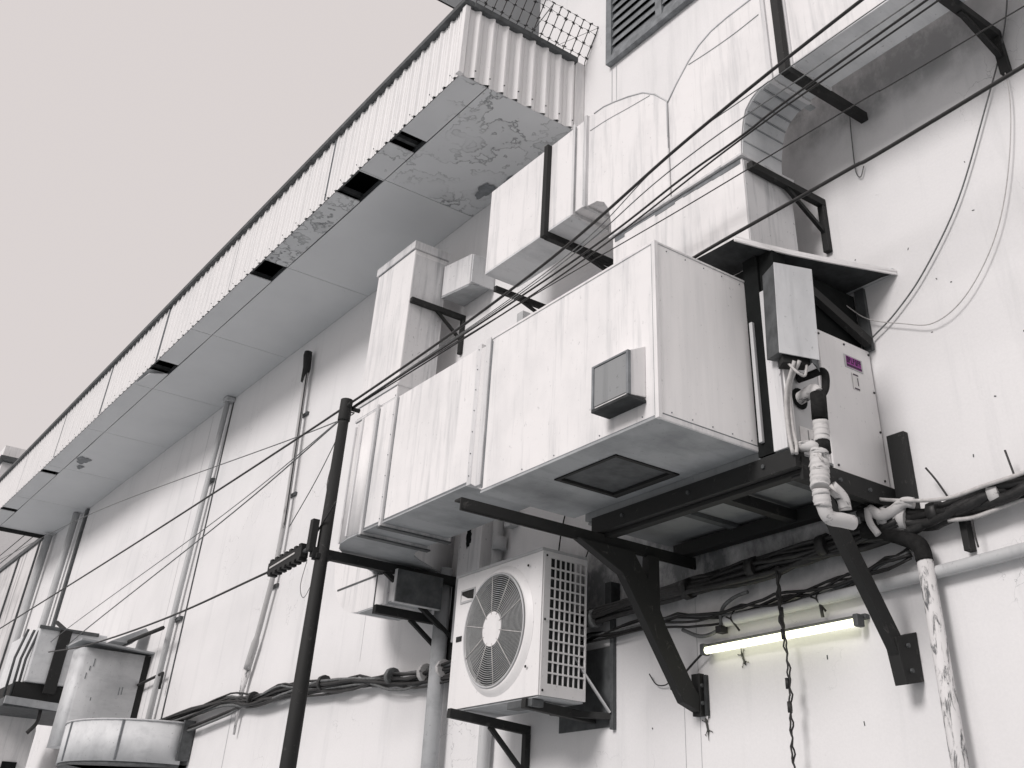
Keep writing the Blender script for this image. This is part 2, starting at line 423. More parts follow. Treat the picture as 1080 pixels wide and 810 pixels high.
# spiked fence on the canopy end
fen = thing('spiked_fence', (6.46,.7,8.87), 'leaning fence of barbed rods along the near end of the canopy roof', 'fence')
dv = Vector((-.20,-.02,.37))
ys = [.02+.1*i for i in range(16)]
for y in ys:
    m = MB(); b = Vector((6.46, y, 8.83))
    m.tube([b, b+Vector((0,0,.05)), b+Vector((0,0,.05))+dv], .0055, 5)
    for t in (.12,.45,.78,1.0):
        c = b+Vector((0,0,.05))+dv*t
        for k in range(4):
            a = random.uniform(0, PI); d = Vector((math.cos(a)*.6, math.sin(a), random.uniform(-.5,.5)))*.024
            m.tube([c-d, c+d], .0045, 4)
    m.build('barbed_rod', M['cable'], fen)
for t in (.1,.45,.8,1.0):
    m = MB(); pts = [Vector((6.46,y+random.uniform(-.01,.01),8.88))+dv*(t+random.uniform(-.02,.02)) for y in ys]
    m.tube(pts, .0022, 4).build('strand', M['cable_grey'], fen)
m = MB().tube([Vector((6.46,.75,8.84)),Vector((6.46,.62,8.86))+dv*1.05], .006, 4).tube([Vector((6.46,.02,8.88))+dv,Vector((6.46,.40,8.86))+dv*.1], .003, 4)
m.build('stay', M['cable_grey'], fen)

# ------------------------------------------------------------------ boundary building, far left
fb = thing('neighbouring_building', (34,0,0), 'mould streaked wall of the next building beyond the canopy, far left', 'building')
MB().box(26.45,60,-.4,-.02,0,8.1).build('wall', M['wall_old'], fb)
MB().box(26.45,60,-.45,.03,8.1,8.2).build('coping', M['darkgrey'], fb)
m = MB()
for x in (27.5,29.5,32.2): m.box(x,x+.06,-.018,.02,2,8.08)
m.build('wall_seam', M['darkgrey'], fb)
for z in (8.45,8.8,9.15,9.5):
    pass
wf = thing('wire_fence', (34,-.2,8.2), 'thin wire strands on posts above the mould streaked far wall', 'fence')
for z in (8.42,8.72,9.02): MB().tube(spline([(26.3,-.2,z),(34,-.2,z-.04),(44,-.2,z),(60,-.2,z)],4), .012, 4).build('strand', M['cable'], wf)
for x in (27.0,35,43,51): MB().tube([(x,-.2,8.2),(x,-.2,9.1)], .02, 5).build('post', M['darkgrey'], wf)
fr2 = thing('distant_building', (62,-4,0), 'pale flat roofed building glimpsed past the far end of the canopy', 'building')
MB().box(58,66,-9,-2.6,0,18.7).build('wall', M['wall'], fr2)
MB().box(57.7,66.3,-9.3,-2.4,18.7,18.95).build('roof_edge', M['darkgrey'], fr2)
MB().box(58,66,-9,-2.5,18.952,19.55).build('parapet', M['white'], fr2)

# ------------------------------------------------------------------ wall pipes
GP = 'pipes running down the wall'
t = thing('downpipe', (15.7,.08,4), 'pale straight downpipe from the canopy underside to the ground, third bay', 'pipe', GP)
MB().tube([(15.55,.09,7.93),(15.75,.09,5.0),(15.9,.09,0)], .042, 12).build('pipe', M['pipe'], t)
MB().box(15.47,15.63,.003,.15,7.86,7.93).build('outlet', M['pipe'], t, .01)
m = MB()
for z in (6.6,4.6,2.6): m.box(15.58,15.86,.002,.05,z,z+.05)
m.build('clip', M['darkgrey'], t)
MB().box(15.50,15.535,.002,.012,0,7.93).build('shadow_joint', M['darkgrey'], t)  # dark strip painted as the pipe's shadow on the wall
t = thing('vent_pipe', (12.6,.08,5), 'thin weathered pipe with black stopped top, ending above the left cable bundle', 'pipe', GP)
MB().tube(spline([(12.51,.08,7.55),(12.30,.08,5.2),(12.42,.08,4.2),(12.60,.08,3.62)],8), [.032]*20+[.045]*5, 10).build('pipe', M['rusty'], t)
MB().tube([(12.51,.09,7.2),(12.50,.085,7.40),(12.55,.085,7.60),(12.55,.085,7.66)], [.042,.055,.062,.055], 10).build('cap', M['black'], t)
MB().tube([(12.43,.10,7.3),(12.22,.10,5.2)], .008, 6).build('side_wire', M['cable'], t)
m = MB()
for z, x in ((6.7,12.42),(5.6,12.33),(4.5,12.38)): m.box(x-.09,x+.09,.002,.03,z,z+.04)
m.build('clip', M['darkgrey'], t)
MB().tube([(12.62,.07,3.62),(12.66,.07,3.40),(12.70,.05,2.95)], [.052,.03,.014], 8).build('broken_end', M['flaky'], t)
t = thing('downpipe', (24.5,.1,4), 'grey downpipe beneath the far end of the canopy, nearer of two', 'pipe', GP)
MB().tube([(23.9,.12,7.93),(24.1,.12,0)], .07, 10).build('pipe', M['pipe'], t)
MB().box(23.35,23.5,.002,.05,0,7.93).build('wall_strip', M['darkgrey'], t)
t = thing('downpipe', (26.1,.1,4), 'grey downpipe on the corner beside the mould streaked wall', 'pipe', GP)
MB().tube([(26.0,.14,7.90),(26.2,.14,0)], .085, 10).build('pipe', M['pipe'], t)
t = thing('downpipe', (8.2,.1,1.5), 'dark downpipe behind the outdoor unit, dropping past its left edge', 'pipe', GP)
MB().tube([(8.22,.12,3.95),(8.19,.12,2.4),(8.17,.12,0)], .07, 12).build('pipe', M['galv'], t)
t = thing('downpipe', (7.48,.08,1.5), 'white plastic pipe emerging under the outdoor unit', 'pipe', GP)
MB().tube([(7.47,.07,4.4),(7.48,.07,0)], .05, 12).build('pipe', M['pipe'], t)
MB().tube([(7.44,.07,3.98),(7.44,.07,4.08)], .065, 12).build('socket', M['pipe'], t)
t = thing('duct_riser', (7.85,.1,4.2), 'flat stained grey vertical trunking behind the top of the outdoor unit', 'trunking', GP)
MB().box(7.60,7.96,.003,.16,3.3,5.2).build('trunk', M['white_dirty'], t, .006)
m = MB(); o = []
for k in range(22):
    a = 2*PI*k/22; o.append((7.80+.05*math.cos(a)*random.uniform(.7,1.1), 4.14+.10*math.sin(a)*random.uniform(.7,1.1)))
m.prism(o, .161, .163); m.prism([(7.81,4.22),(7.795,4.42),(7.82,4.42),(7.83,4.24)], .161, .163)
m.build('rust_hole', M['dark'], t)
MB().box(7.26,7.36,.003,.09,4.15,6.2).build('side_channel', M['pipe'], t, .004)

t = thing('conduit', (4,.06,3.05), 'long pale horizontal conduit along the wall under the cable bundles at right', 'pipe')
MB().tube(spline([(4.83,.055,3.037),(4.67,.055,3.04),(3.96,.055,3.045),(3.2,.055,3.06),(2.6,.055,3.08),(1.6,.055,3.10),(-4,.055,3.1)],8), .032, 12).build('pipe', M['pipe'], t)
for x, n in ((4.06,3.045),(4.75,3.035),(2.3,3.085)):
    MB().tube([(x-.01,.03,n-.06),(x,.095,n),(x+.02,.03,n+.07)], .007, 6).tube([(x+.0,.09,n),(x+.05,.08,n+.02)], .006, 5).build('wire_tie', M['cable'], t)
t = thing('drain_pipe', (3.3,.1,1.6), 'drain pipe with flaking white paint and black bent elbow at the top', 'pipe')
MB().tube([(3.295,.10,3.14),(3.293,.10,2.2),(3.29,.10,0)], .043, 14).build('pipe', M['flaky'], t)
MB().tube(spline([(3.62,.16,3.33),(3.50,.12,3.30),(3.39,.10,3.25),(3.31,.10,3.19),(3.295,.10,3.11)],6), .047, 12).build('elbow', M['foam'], t)
t = thing('bent_conduit', (4.9,.05,2.98), 'small hooked grey conduit just above the left part of the tube light', 'pipe')
MB().tube(spline([(4.62,.06,3.18),(4.74,.06,3.165),(4.83,.06,3.13),(4.865,.06,3.08),(4.87,.06,3.02),(4.93,.06,2.985),(5.06,.06,2.98),(5.22,.06,3.04)],6), .012, 8).build('pipe', M['cable_grey'], t)
MB().box(4.85,4.90,.02,.08,2.975,3.015).build('junction', M['cable'], t)

# ------------------------------------------------------------------ air handler
ah = thing('air_handler', (4.5,.8,3.65), 'large boxy air handling unit in streaked white sheet metal on steel beams', 'air handler')
BX0, BX1, BY0, BY1, BZ0, BZ1 = 3.735, 5.41, .83, 1.58, 3.652, 4.72
MB().box(BX0+.003,BX1,BY0,BY1,BZ0+.012,BZ1).build('casing', M['white'], ah, .008)
MB().box(BX0-.002,BX0+.002,BY0+.006,BY1-.02,BZ0+.02,BZ1-.006).build('end_panel', M['clean'], ah)  # brighter white puts the light on this end into the colour
# underside with a hatch left out
hx0, hx1, hy0, hy1 = 4.30, 4.88, .91, 1.40
m = MB(); m.box(BX0-.004,hx0,BY0,BY1+.004,BZ0-.004,BZ0+.009).box(hx1,BX1+.004,BY0,BY1+.004,BZ0-.004,BZ0+.009).box(hx0,hx1,BY0,hy0,BZ0-.004,BZ0+.009).box(hx0,hx1,hy1,BY1+.004,BZ0-.004,BZ0+.009)
m.build('bottom_panel', M['galv'], ah)  # darker grey carries both dirt and the shade below the box
m = MB(); m.box(hx0,hx1,hy0,hy1,BZ0+.006,BZ0+.0095)
m.build('bottom_hatch', M['darkgrey'], ah)
m = MB(); m.box(hx0,hx0+.025,hy0,hy1,BZ0-.012,BZ0+.005).box(hx1-.03,hx1,hy0,hy1,BZ0-.012,BZ0+.005).box(hx0,hx1,hy0,hy0+.05,BZ0-.0125,BZ0+.005).box(hx0,hx1,hy1-.02,hy1,BZ0-.0125,BZ0+.005)
m.build('hatch_rim', M['black'], ah)
m = MB()   # folded edge strips
m.box(BX0-.009,BX0+.02,BY1-.02,BY1+.009,BZ0-.006,BZ1+.006).box(BX0-.008,BX1,BY1-.015,BY1+.007,BZ1-.004,BZ1+.012).box(BX0-.007,BX0+.02,BY0,BY1+.006,BZ1-.003,BZ1+.011)
m.box(BX0-.006,BX0+.01,BY0,BY1,BZ0-.008,BZ0+.02)
m.build('corner_trim', M['white'], ah, .003)
# lower core with coil and service side
MB().box(3.53,5.30,.03,.828,3.60,4.40).build('coil_section', M['cowl'], ah, .006)
MB().box(3.50,5.30,.02,.80,3.585,3.598).build('core_underside', M['cowl'], ah)  # dark grey paints in the shade beneath the unit
m = MB()
for x in (3.75,4.6): MB().box(x,x+.06,.03,.74,3.555,3.584).build('underside_rib', M['darkgrey'], ah)
sp_ = MB().box(3.497,3.528,.012,.50,3.565,4.43).build('service_panel', M['unit'], ah, .006)
m = MB()
for y, z in ((.02,4.40),(.25,4.40),(.48,4.40),(.02,3.9),(.05,3.60),(.45,3.6),(.02,4.15)): m.disc((3.496,y+.01,z),.007,(-1,0,0),.005,8)
m.build('screw', M['cable'], sp_)
MB().box(3.4925,3.4965,.11,.275,4.250,4.335).build('sticker_plate', M['unit_grey'], sp_)
MB().box(3.4905,3.492,.125,.262,4.258,4.327).build('warning_sticker', M['purple'], sp_)
m = MB(); yy = .258
for wd in (.014,.012,.014,.012,.013,.014,.012):      # rubbed, unreadable block lettering
    k = random.choice((0,1,2))
    m.box(3.4885,3.4895,yy-.004,yy,4.283,4.322)
    m.box(3.4885,3.4895,yy-wd,yy-.0045,4.283 if k else 4.302,4.291 if k else 4.310)
    if k != 1: m.box(3.4885,3.4895,yy-wd,yy-.0045,4.314,4.322)
    if k == 2: m.box(3.4885,3.4895,yy-wd-.0005,yy-wd+.003,4.2835,4.313)
    yy -= .0195
m.box(3.4884,3.4894,.126,.261,4.261,4.272)
m.build('sticker_print', M['ink'], sp_)
MB().box(3.4925,3.4962,.165,.225,4.12,4.225).build('paper_sticker', M['paper'], sp_)
MB().box(3.4905,3.492,.17,.215,4.213,4.221).box(3.4905,3.492,.17,.215,4.123,4.131).box(3.4905,3.492,.175,.180,4.15,4.20).build('paper_sticker_print', M['ink'], sp_)
# frame profiles beside the coil
m = MB().box(3.505,3.53,.775,.829,3.60,4.60).box(3.508,3.53,.505,.53,3.6,4.43)
m.build('frame_profile', M['unit'], ah, .004)
MB().box(3.515,3.615,.829,.85,3.61,4.60).build('front_strip', M['white_dirty'], ah, .004)
MB().box(3.617,3.732,.829,.845,3.61,4.86).box(3.50,3.615,.72,.828,4.61,4.86).build('dark_gap', M['dark'], ah)  # black sheets painted in for the shade in the gap
MB().box(3.675,3.70,.846,.87,3.68,4.42).build('frame_strip', M['unit_grey'], ah, .004)
MB().box(3.512,3.528,.53,.775,3.60,4.42).build('coil_end_plate', M['unit_grey'], ah, .003)
MB().box(3.509,3.5115,.60,.74,3.62,3.76).build('data_sticker', M['paper'], ah)
MB().box(3.507,3.5085,.67,.675,3.63,3.75).box(3.507,3.5085,.62,.65,3.66,3.665).box(3.507,3.5085,.62,.65,3.70,3.705).build('data_sticker_print', M['cable_grey'], ah)
for y, z, r in ((.72,3.92,.062),(.70,4.06,.03),(.775,4.10,.022)): MB().disc((3.504,y,z),r,(-1,0,0),.004,20).build('pipe_hole', M['dark'], ah)
# black block filling the recess, painted in for the shade under the hood
MB().box(3.53,5.3,.04,.82,4.435,4.82).build('top_chamber', M['dark'], ah)
MB().box(3.46,3.53,.005,.03,4.43,4.86).build('back_flange', M['darkgrey'], ah)
MB().bar((3.50,.62,4.72),(3.47,.04,4.47),.05,.06).build('hood_strut', M['black'], ah)
# intake cowl on the front
ic = MB()
ic.hexa([(3.83,1.581,3.79),(4.135,1.581,3.79),(4.135,1.70,3.775),(3.83,1.70,3.775)],[(3.83,1.581,4.09),(4.135,1.581,4.09),(4.135,1.70,4.03),(3.83,1.70,4.03)])
cowl = ic.build('intake_cowl', M['white'], ah, .004)
MB().box(3.845,4.12,1.7015,1.706,3.79,4.015).build('filter_mesh', M['cowl'], cowl)
m = MB().box(3.826,3.843,1.69,1.712,3.775,4.03).box(4.122,4.140,1.69,1.712,3.775,4.03).box(3.843,4.122,1.69,1.7115,4.018,4.03)
m.build('cowl_rim', M['louver'], cowl, .002)
MB().box(3.828,4.138,1.583,1.714,3.755,3.774).build('cowl_mouth', M['dim'], cowl, .003)

# sealant lines, screws and drip marks on the casing
m = MB()
m.box(BX0+.03,BX1-.004,BY1+.0005,BY1+.0025,BZ0+.004,BZ0+.016).box(BX0+.022,BX0+.028,BY1+.0005,BY1+.003,BZ0+.02,BZ1-.01).box(BX1-.014,BX1-.004,BY1+.0005,BY1+.003,BZ0+.03,BZ1-.02)
m.box(BX0-.0045,BX0-.0025,BY0+.008,BY1-.025,BZ0+.021,BZ0+.027)
m.build('sealant_line', M['louver'], ah)
def studs(pts, ax, r, parent, name='screw', mat='darkgrey'):
    m = MB()
    for p in pts: m.disc(p, r, ax, .004, 7)
    return m.build(name, M[mat], parent)
studs([(BX0+.16+i*.37+random.uniform(-.06,.06),BY1+.001,BZ0+.035) for i in range(4)], (0,1,0), .004, ah, 'screw', 'louver')
studs([(BX0-.002,BY0+.06+i*.15,BZ0+.045) for i in range(5)]+[(BX0-.002,BY0+.06+i*.15,BZ1-.03) for i in range(5)], (-1,0,0), .004, ah, 'screw', 'louver')
# hood
hd = thing('rain_hood', (3.6,.5,4.87), 'sagging sheet metal rain hood with pale lip over the service side', 'hood')
prof = [(.004,4.872),(.20,4.868),(.45,4.862),(.70,4.862),(.90,4.868),(1.05,4.885)]
xl = [3.22,3.29,3.38,3.47,3.54,3.60]
m = MB(); vs = []
for (y, z), x in zip(prof, xl):
    for q in range(5):
        X = x + (4.35-x)*q/4
        vs += [(X,y,z+.03*(q/4)**2), (X,y,z+.006+.03*(q/4)**2)]
fs = []
for i in range(5):
    for q in range(4):
        a = i*10+q*2; b = a+10
        fs += [(a,a+2,b+2,b),(a+1,b+1,b+3,a+3)]
m.add(vs, fs, True); m.build('sheet', M['dim'], hd)  # near-black sheet, the shade beneath the hood is in its colour
m = MB().tube([(x-.004,y,z+.004) for (y,z),x in zip(prof,xl)], .012, 6)
for i in range(5):
    p, q = (xl[i],prof[i][0],prof[i][1]), (xl[i+1],prof[i+1][0],prof[i+1][1])
    m.bar((p[0]-.008,p[1],p[2]+.004),(q[0]-.008,q[1],q[2]+.004),.012,.035)
m.build('lip', M['unit'], hd)
m = MB().box(3.22,4.3,.003,.03,4.872,4.905); m.build('wall_flange', M['galv_light'], hd)

# isolator box
ib = thing('isolator_box', (3.4,.85,4.3), 'pale sheet metal electrical box hanging tilted beneath the rain hood', 'electrical box')
A, B_, D_, C_ = (3.415,.96), (3.295,.77), (3.44,.70), (3.56,.90)
zb, zt = 4.10, 4.66
def sh(p, k): return (p[0]+k, p[1])
m = MB().hexa([(*A,zb),(*C_,zb+.02),(*D_,zb+.0),(*B_,zb-.02)],[(*sh(A,-.025),zt),(*sh(C_,-.025),zt),(*sh(D_,-.025),zt-.03),(*sh(B_,-.025),zt-.03)])
m.build('box_body', M['darkgrey'], ib, .003)
A2, B2 = (A[0]-.006, A[1]+.004), (B_[0]-.006, B_[1]+.004)
MB().hexa([(*A2,zb-.005),(*A,zb-.005),(*B_,zb-.035),(*B2,zb-.035)],[(*sh(A2,-.025),zt+.004),(*sh(A,-.025),zt+.004),(*sh(B_,-.025),zt-.026),(*sh(B2,-.025),zt-.026)]).build('front_cover', M['galv_light'], ib, .002)
MB().hexa([(3.42,.93,4.05),(3.50,.88,4.05),(3.42,.76,4.05),(3.34,.79,4.05)],[(3.42,.93,4.10),(3.50,.88,4.10),(3.42,.76,4.09),(3.34,.79,4.09)]).build('gland_block', M['black'], ib, .004)
MB().hexa([(3.302,.79,4.03),(3.315,.81,4.05),(3.33,.78,4.05),(3.305,.765,4.0)],[(3.302,.79,4.09),(3.315,.81,4.09),(3.33,.78,4.09),(3.305,.765,4.08)]).build('torn_flap', M['darkgrey'], ib)
MB().box(3.41,3.505,.74,.86,4.2,4.5).build('fixing_plate', M['darkgrey'], ib)
for k, pts in enumerate(([(3.36,.86,4.06),(3.46,.84,3.95),(3.485,.83,3.75),(3.47,.83,3.62),(3.46,.85,3.56)], [(3.38,.88,4.06),(3.47,.87,3.9),(3.49,.86,3.7),(3.475,.86,3.56)])):
    MB().tube(spline(pts,6), .011, 7).build('flex_cable', M['cable_white'], ib)
MB().tube(spline([(3.42,.89,4.06),(3.37,.88,3.99),(3.36,.83,3.98),(3.36,.80,4.06)],6), .008, 6).build('loop_wire', M['cable_white'], ib)

# refrigerant pipework
rp = thing('coolant_pipes', (3.4,.7,3.6), 'taped and lagged coolant pipes dropping from the air handler side', 'pipes')
MB().tube(spline([(3.51,.72,3.92),(3.44,.73,3.925),(3.385,.735,3.93),(3.36,.735,3.90)],6), .036, 12).build('pipe_stub', M['wrap'], rp)
MB().tube(spline([(3.50,.72,4.035),(3.42,.705,4.04),(3.36,.695,4.045),(3.335,.69,4.03),(3.33,.69,3.99),(3.335,.70,3.93),(3.35,.72,3.89)],6), .022, 10).build('lagged_bend', M['foam'], rp)
MB().tube([(3.36,.735,3.90),(3.36,.745,3.75)], .044, 12).build('lagging', M['foam'], rp)
taped((3.36,.745,3.745),(3.36,.75,3.62),.042).build('taped_run', M['wrap'], rp)
MB().tube([(3.36,.75,3.63),(3.36,.75,3.56)], .042, 12).build('lagging', M['foam'], rp)
MB().tube([(3.50,.80,3.62),(3.40,.79,3.60),(3.37,.77,3.585)], .03, 10).build('pipe_stub', M['wrap'], rp)
taped((3.37,.77,3.57),(3.365,.805,3.36),.051).build('taped_run', M['wrap'], rp)
taped((3.365,.805,3.352),(3.365,.80,3.27),.046).build('taped_run', M['wrap'], rp)
MB().tube(spline([(3.365,.80,3.28),(3.36,.77,3.22),(3.34,.69,3.215),(3.33,.62,3.215)],5), .038, 12).build('taped_elbow', M['wrap'], rp)
MB().tube(spline([(3.345,.74,3.38),(3.33,.68,3.33),(3.335,.66,3.27)],4), .034, 10).build('taped_end', M['wrap'], rp)
MB().tube([(3.46,.80,3.622),(3.40,.78,3.60),(3.35,.74,3.60)], .02, 8).build('valve', M['cable_white'], rp)
for k in range(5):
    z = random.uniform(3.3,3.72); a = random.uniform(0,6)
    MB().tube([(3.36+.05*math.cos(a),.76+.05*math.sin(a),z),(3.36+.075*math.cos(a+.5),.76+.08*math.sin(a+.5),z-.05)], [.012,.004], 5).build('loose_tape', M['cable_white'], rp)

# ------------------------------------------------------------------ support frame of the air handler
GB = 'black steel wall brackets'
sf = thing('support_frame', (4.3,.5,3.5), 'heavy black steel beams and braced arms carrying the air handler', 'steel frame')
xl_, xr_ = 5.13, 3.49
MB().angle((xl_,1.89,3.49),(xl_,0.004,3.49),.075,.012,(1,0,0),(0,0,-1)).box(xl_-.004,xl_+.012,.004,1.885,3.425,3.489).build('left_arm', M['black'], sf)
MB().prism([(1.03,3.423),(.67,3.27),(.18,2.59),(.05,2.55),(.05,2.64),(.10,2.70),(.32,3.02),(.36,3.10),(.36,3.423),(.45,3.423),(.46,3.27),(.58,3.423)], xl_-.03, xl_+.035, 'x').build('braced_leg', M['black'], sf, .003)
MB().box(xl_-.035,xl_+.04,.004,.048,2.53,2.77).build('wall_plate', M['black'], sf, .003)
MB().box(xl_-.07,xl_-.05,.004,.03,2.53,2.76).build('wall_plate', M['dim'], sf, .003)
MB().box(xr_,xr_+.07,.004,.79,3.455,3.55).box(xr_-.02,xr_,.004,.80,3.44,3.56).build('right_arm', M['black'], sf)
MB().bar((xr_+.03,.62,3.43),(xr_+.03,.13,2.68),.06,.09).build('brace', M['black'], sf, .003)
MB().hexa([(xr_-.006,.004,2.56),(xr_+.07,.004,2.56),(xr_+.07,.15,2.53),(xr_-.006,.15,2.53)],[(xr_-.006,.004,2.80),(xr_+.07,.004,2.80),(xr_+.07,.19,2.75),(xr_-.006,.19,2.75)]).build('wall_plate', M['black'], sf, .003)
MB().box(xr_-.015,5.21,.765,.845,3.495,3.60).box(xr_,5.2,.74,.80,3.47,3.494).build('front_beam', M['black'], sf, .003)
MB().box(xr_+.02,5.2,.06,.14,3.48,3.56).build('rear_beam', M['black'], sf, .003)
MB().box(4.1,4.17,.10,.765,3.49,3.555).build('cross_member', M['black'], sf, .003)
MB().box(3.33,3.45,.003,.045,3.40,3.86).build('wall_channel', M['black'], sf, .003)

m = MB()
for y, z in ((.035,2.60),(.035,2.70)): m.disc((xl_-.036,y,z),.012,(-1,0,0),.012,6)
for y, z in ((.10,2.60),(.10,2.72),(.5,3.5),(.25,3.5),(.7,3.5)): m.disc((xr_-.02 if z > 3 else xr_-.006,y,z),.012,(-1,0,0),.012,6)
for x in (3.7,4.3,4.9): m.disc((x,.845,3.55),.012,(0,1,0),.012,6)
m.build('bolt', M['darkgrey'], sf)
# ------------------------------------------------------------------ lower horizontal duct + collar + elbow
ld = thing('lower_duct', (6.7,1,3.9), 'low horizontal white duct joining the air handler to a curved end', 'duct')
MB().hexa([(5.412,.80,3.665),(5.97,.74,3.905),(5.97,1.325,3.905),(5.412,1.56,3.665)],[(5.412,.80,4.70),(5.97,.74,4.935),(5.97,1.325,4.935),(5.412,1.56,4.70)]).build('transition_collar', M['white'], ld, .006)
m = MB().box(5.411,5.47,.80,1.595,3.70,4.735).box(5.93,5.985,.72,1.345,3.885,4.955)
m.build('flange', M['white_dirty'], ld, .005)
DX = 7.58
MB().box(5.986,DX,.725,1.325,3.912,4.945).build('straight_run', M['white'], ld, .008)
MB().box(5.99,DX-.004,.727,1.328,3.898,3.909).build('straight_underside', M['galv'], ld)  # grey for dirt and painted shade under the run
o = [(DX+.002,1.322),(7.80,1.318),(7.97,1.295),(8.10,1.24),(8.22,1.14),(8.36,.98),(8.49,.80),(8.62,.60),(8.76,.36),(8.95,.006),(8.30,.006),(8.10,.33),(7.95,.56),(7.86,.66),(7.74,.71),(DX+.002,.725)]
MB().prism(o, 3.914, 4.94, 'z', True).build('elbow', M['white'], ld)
MB().prism(o, 3.896, 3.911, 'z', True).build('elbow_underside', M['galv'], ld)  # same grey, shade of the bend's underside painted in
m = MB()
for x in (7.20,7.52): m.box(x,x+.035,.70,1.348,3.875,4.968)
m.build('joint_rib', M['white_dirty'], ld, .005)
m = MB()
for x in (7.19,7.51): m.box(x,x+.055,.70,1.35,3.862,3.874)
m.build('joint_rib_underside', M['darkgrey'], ld)
pts = [(7.82,1.32),(8.04,1.27)]
m = MB()
for x, y in pts: m.box(x-.012,x+.012,y-.012,y+.012,3.92,4.93)
m.build('seam', M['white_dirty'], ld, .003)

m = MB()
m.box(6.0,DX-.01,1.3255,1.3275,3.916,3.925)
for x in (7.188,7.244,7.508,7.563,5.99): m.box(x,x+.007,1.3255,1.329,3.92,4.93)
m.build('sealant_line', M['louver'], ld)
studs([(5.955,1.347,3.95+i*.16) for i in range(7)]+[(7.217,1.349,3.93+i*.17) for i in range(7)], (0,1,0), .0045, ld, 'screw', 'louver')
# ------------------------------------------------------------------ tall duct
td = thing('tall_duct', (8.95,.45,3.6), 'tall vertical white duct standing out from the wall left of the air handler', 'duct')
TX0, TX1, TY0, TY1 = 8.55, 9.37, .25, .67
MB().box(TX0,TX1,TY0,TY1,4.22,7.26).build('shaft', M['white'], td, .008)
MB().box(TX0-.006,TX0-.002,TY0+.01,TY1-.012,4.95,7.2).build('side_skin', M['white_dirty'], td)
MB().box(TX0-.02,TX1+.02,TY0-.01,TY1+.02,7.262,7.36).build('cap', M['white_dirty'], td, .006)
o = [(TX1,4.218),(TX1,4.10)] + arc(8.77,4.19,.605,-10,-90,10) + [(8.10,3.585),(8.10,3.82),(8.3,3.83),(8.48,3.845),(8.55,3.88),(8.55,4.218)]
MB().prism(o, TY0+.002, TY1-.002, 'y', True).build('bottom_elbow', M['white'], td)
MB().box(8.11,8.74,TY0+.004,TY1-.004,3.570,3.583).build('elbow_underside', M['galv'], td)  # underside shade put into the grey
MB().box(8.20,8.26,TY0-.02,TY1+.02,3.56,3.835).box(8.06,8.10,TY0-.02,TY1+.02,3.56,3.83).build('flange', M['white_dirty'], td, .004)
MB().box(8.042,8.058,TY0-.015,TY1+.015,3.565,3.825).build('end_plate', M['darkgrey'], td, .003)
m = MB()
for z in (5.52,5.68): m.box(TX0-.012,TX1+.012,TY0-.005,TY1+.012,z,z+.028)
m.build('joint_rib', M['white_dirty'], td, .004)
MB().bar((9.22,TY1+.001,3.84),(8.48,TY1+.001,3.845),.006,.014).box(8.445,8.46,TY1-.002,TY1+.004,3.59,3.86).build('seam', M['darkgrey'], td)
m = MB()
for z in (5.512,5.551,5.672,5.711,7.252): m.box(TX0+.01,TX1-.01,TY1+.0005,TY1+.003,z,z+.006)
m.build('sealant_line', M['louver'], td)
sb = thing('branch_duct', (8.2,.2,6.9), 'short stained branch duct butting against the top of the tall duct', 'duct')
MB().hexa([(7.97,.006,6.80),(8.53,.006,6.80),(8.53,.30,6.80),(7.97,.30,6.72)],[(7.97,.006,7.08),(8.53,.006,7.14),(8.53,.30,7.17),(7.97,.30,7.08)]).build('sheet_body', M['white_dirty'], sb, .005)
MB().hexa([(7.968,.008,6.78),(8.53,.008,6.78),(8.53,.298,6.78),(7.968,.298,6.70)],[(7.968,.008,6.795),(8.53,.008,6.795),(8.53,.298,6.795),(7.968,.298,6.715)]).build('underside', M['galv'], sb)  # dirt and shade below the branch, both in the grey
MB().box(7.945,7.968,.006,.29,6.74,7.07).build('end_plate', M['galv_light'], sb, .003)

# ------------------------------------------------------------------ upper duct, riser with twin elbows, right duct
ud = thing('upper_duct', (6.2,.6,6.2), 'upper horizontal white duct leaving the twin elbow to the left', 'duct')
MB().box(5.58,6.87,.43,.795,6.175,7.07).build('straight_run', M['white'], ud, .008)
MB().box(5.585,6.865,.432,.797,6.158,6.172).build('underside', M['galv_pale'], ud)  # paler grey paints the shade under the upper run
MB().box(5.42,5.58,.44,.785,6.185,7.08).build('connector', M['white'], ud, .004)
m = MB()
for x in (5.415,5.575): m.box(x-.018,x+.012,.42,.808,6.15,7.10)
m.build('joint_flange', M['white_dirty'], ud, .003)
MB().tube([(6.60,.02,6.16),(6.65,.02,5.6),(6.66,.02,5.3)], .01, 6).build('drop_rod', M['darkgrey'], ud)

m = MB()
for x in (5.434,5.548,5.59): m.box(x,x+.006,.7955,.7985,6.19,7.06)
m.build('sealant_line', M['louver'], ud)
rs = thing('duct_riser', (4.4,.5,4.7), 'wide white riser splitting into two curved elbows above the air handler', 'duct')
o = [(5.08,4.76),(5.10,5.72),(3.735,5.72),(3.735,4.76)]
MB().prism(o, .28, .76).build('shaft', M['white'], rs, .006)
o = ([(5.10,5.745),(5.10,5.85),(5.13,6.0),(5.19,6.10),(5.28,6.155),(5.40,6.17),(5.40,7.085),(5.33,7.085),(5.20,7.08),(5.05,7.04),(4.88,6.985),(4.70,6.91),(4.56,6.80),(4.43,6.65)])
MB().prism(o + [(4.43,5.745)], .40, .775, 'y').build('left_elbow', M['white'], rs)
o = [(4.425,5.745),(4.425,6.64),(4.33,6.75),(4.18,6.89),(4.06,6.97),(3.92,7.02),(3.75,7.035),(3.42,7.035),(3.42,6.20),(3.52,6.19),(3.60,6.15),(3.66,6.09),(3.695,6.0),(3.725,5.86),(3.735,5.745)]
MB().prism(o, .36, .765, 'y').build('right_elbow', M['white'], rs)
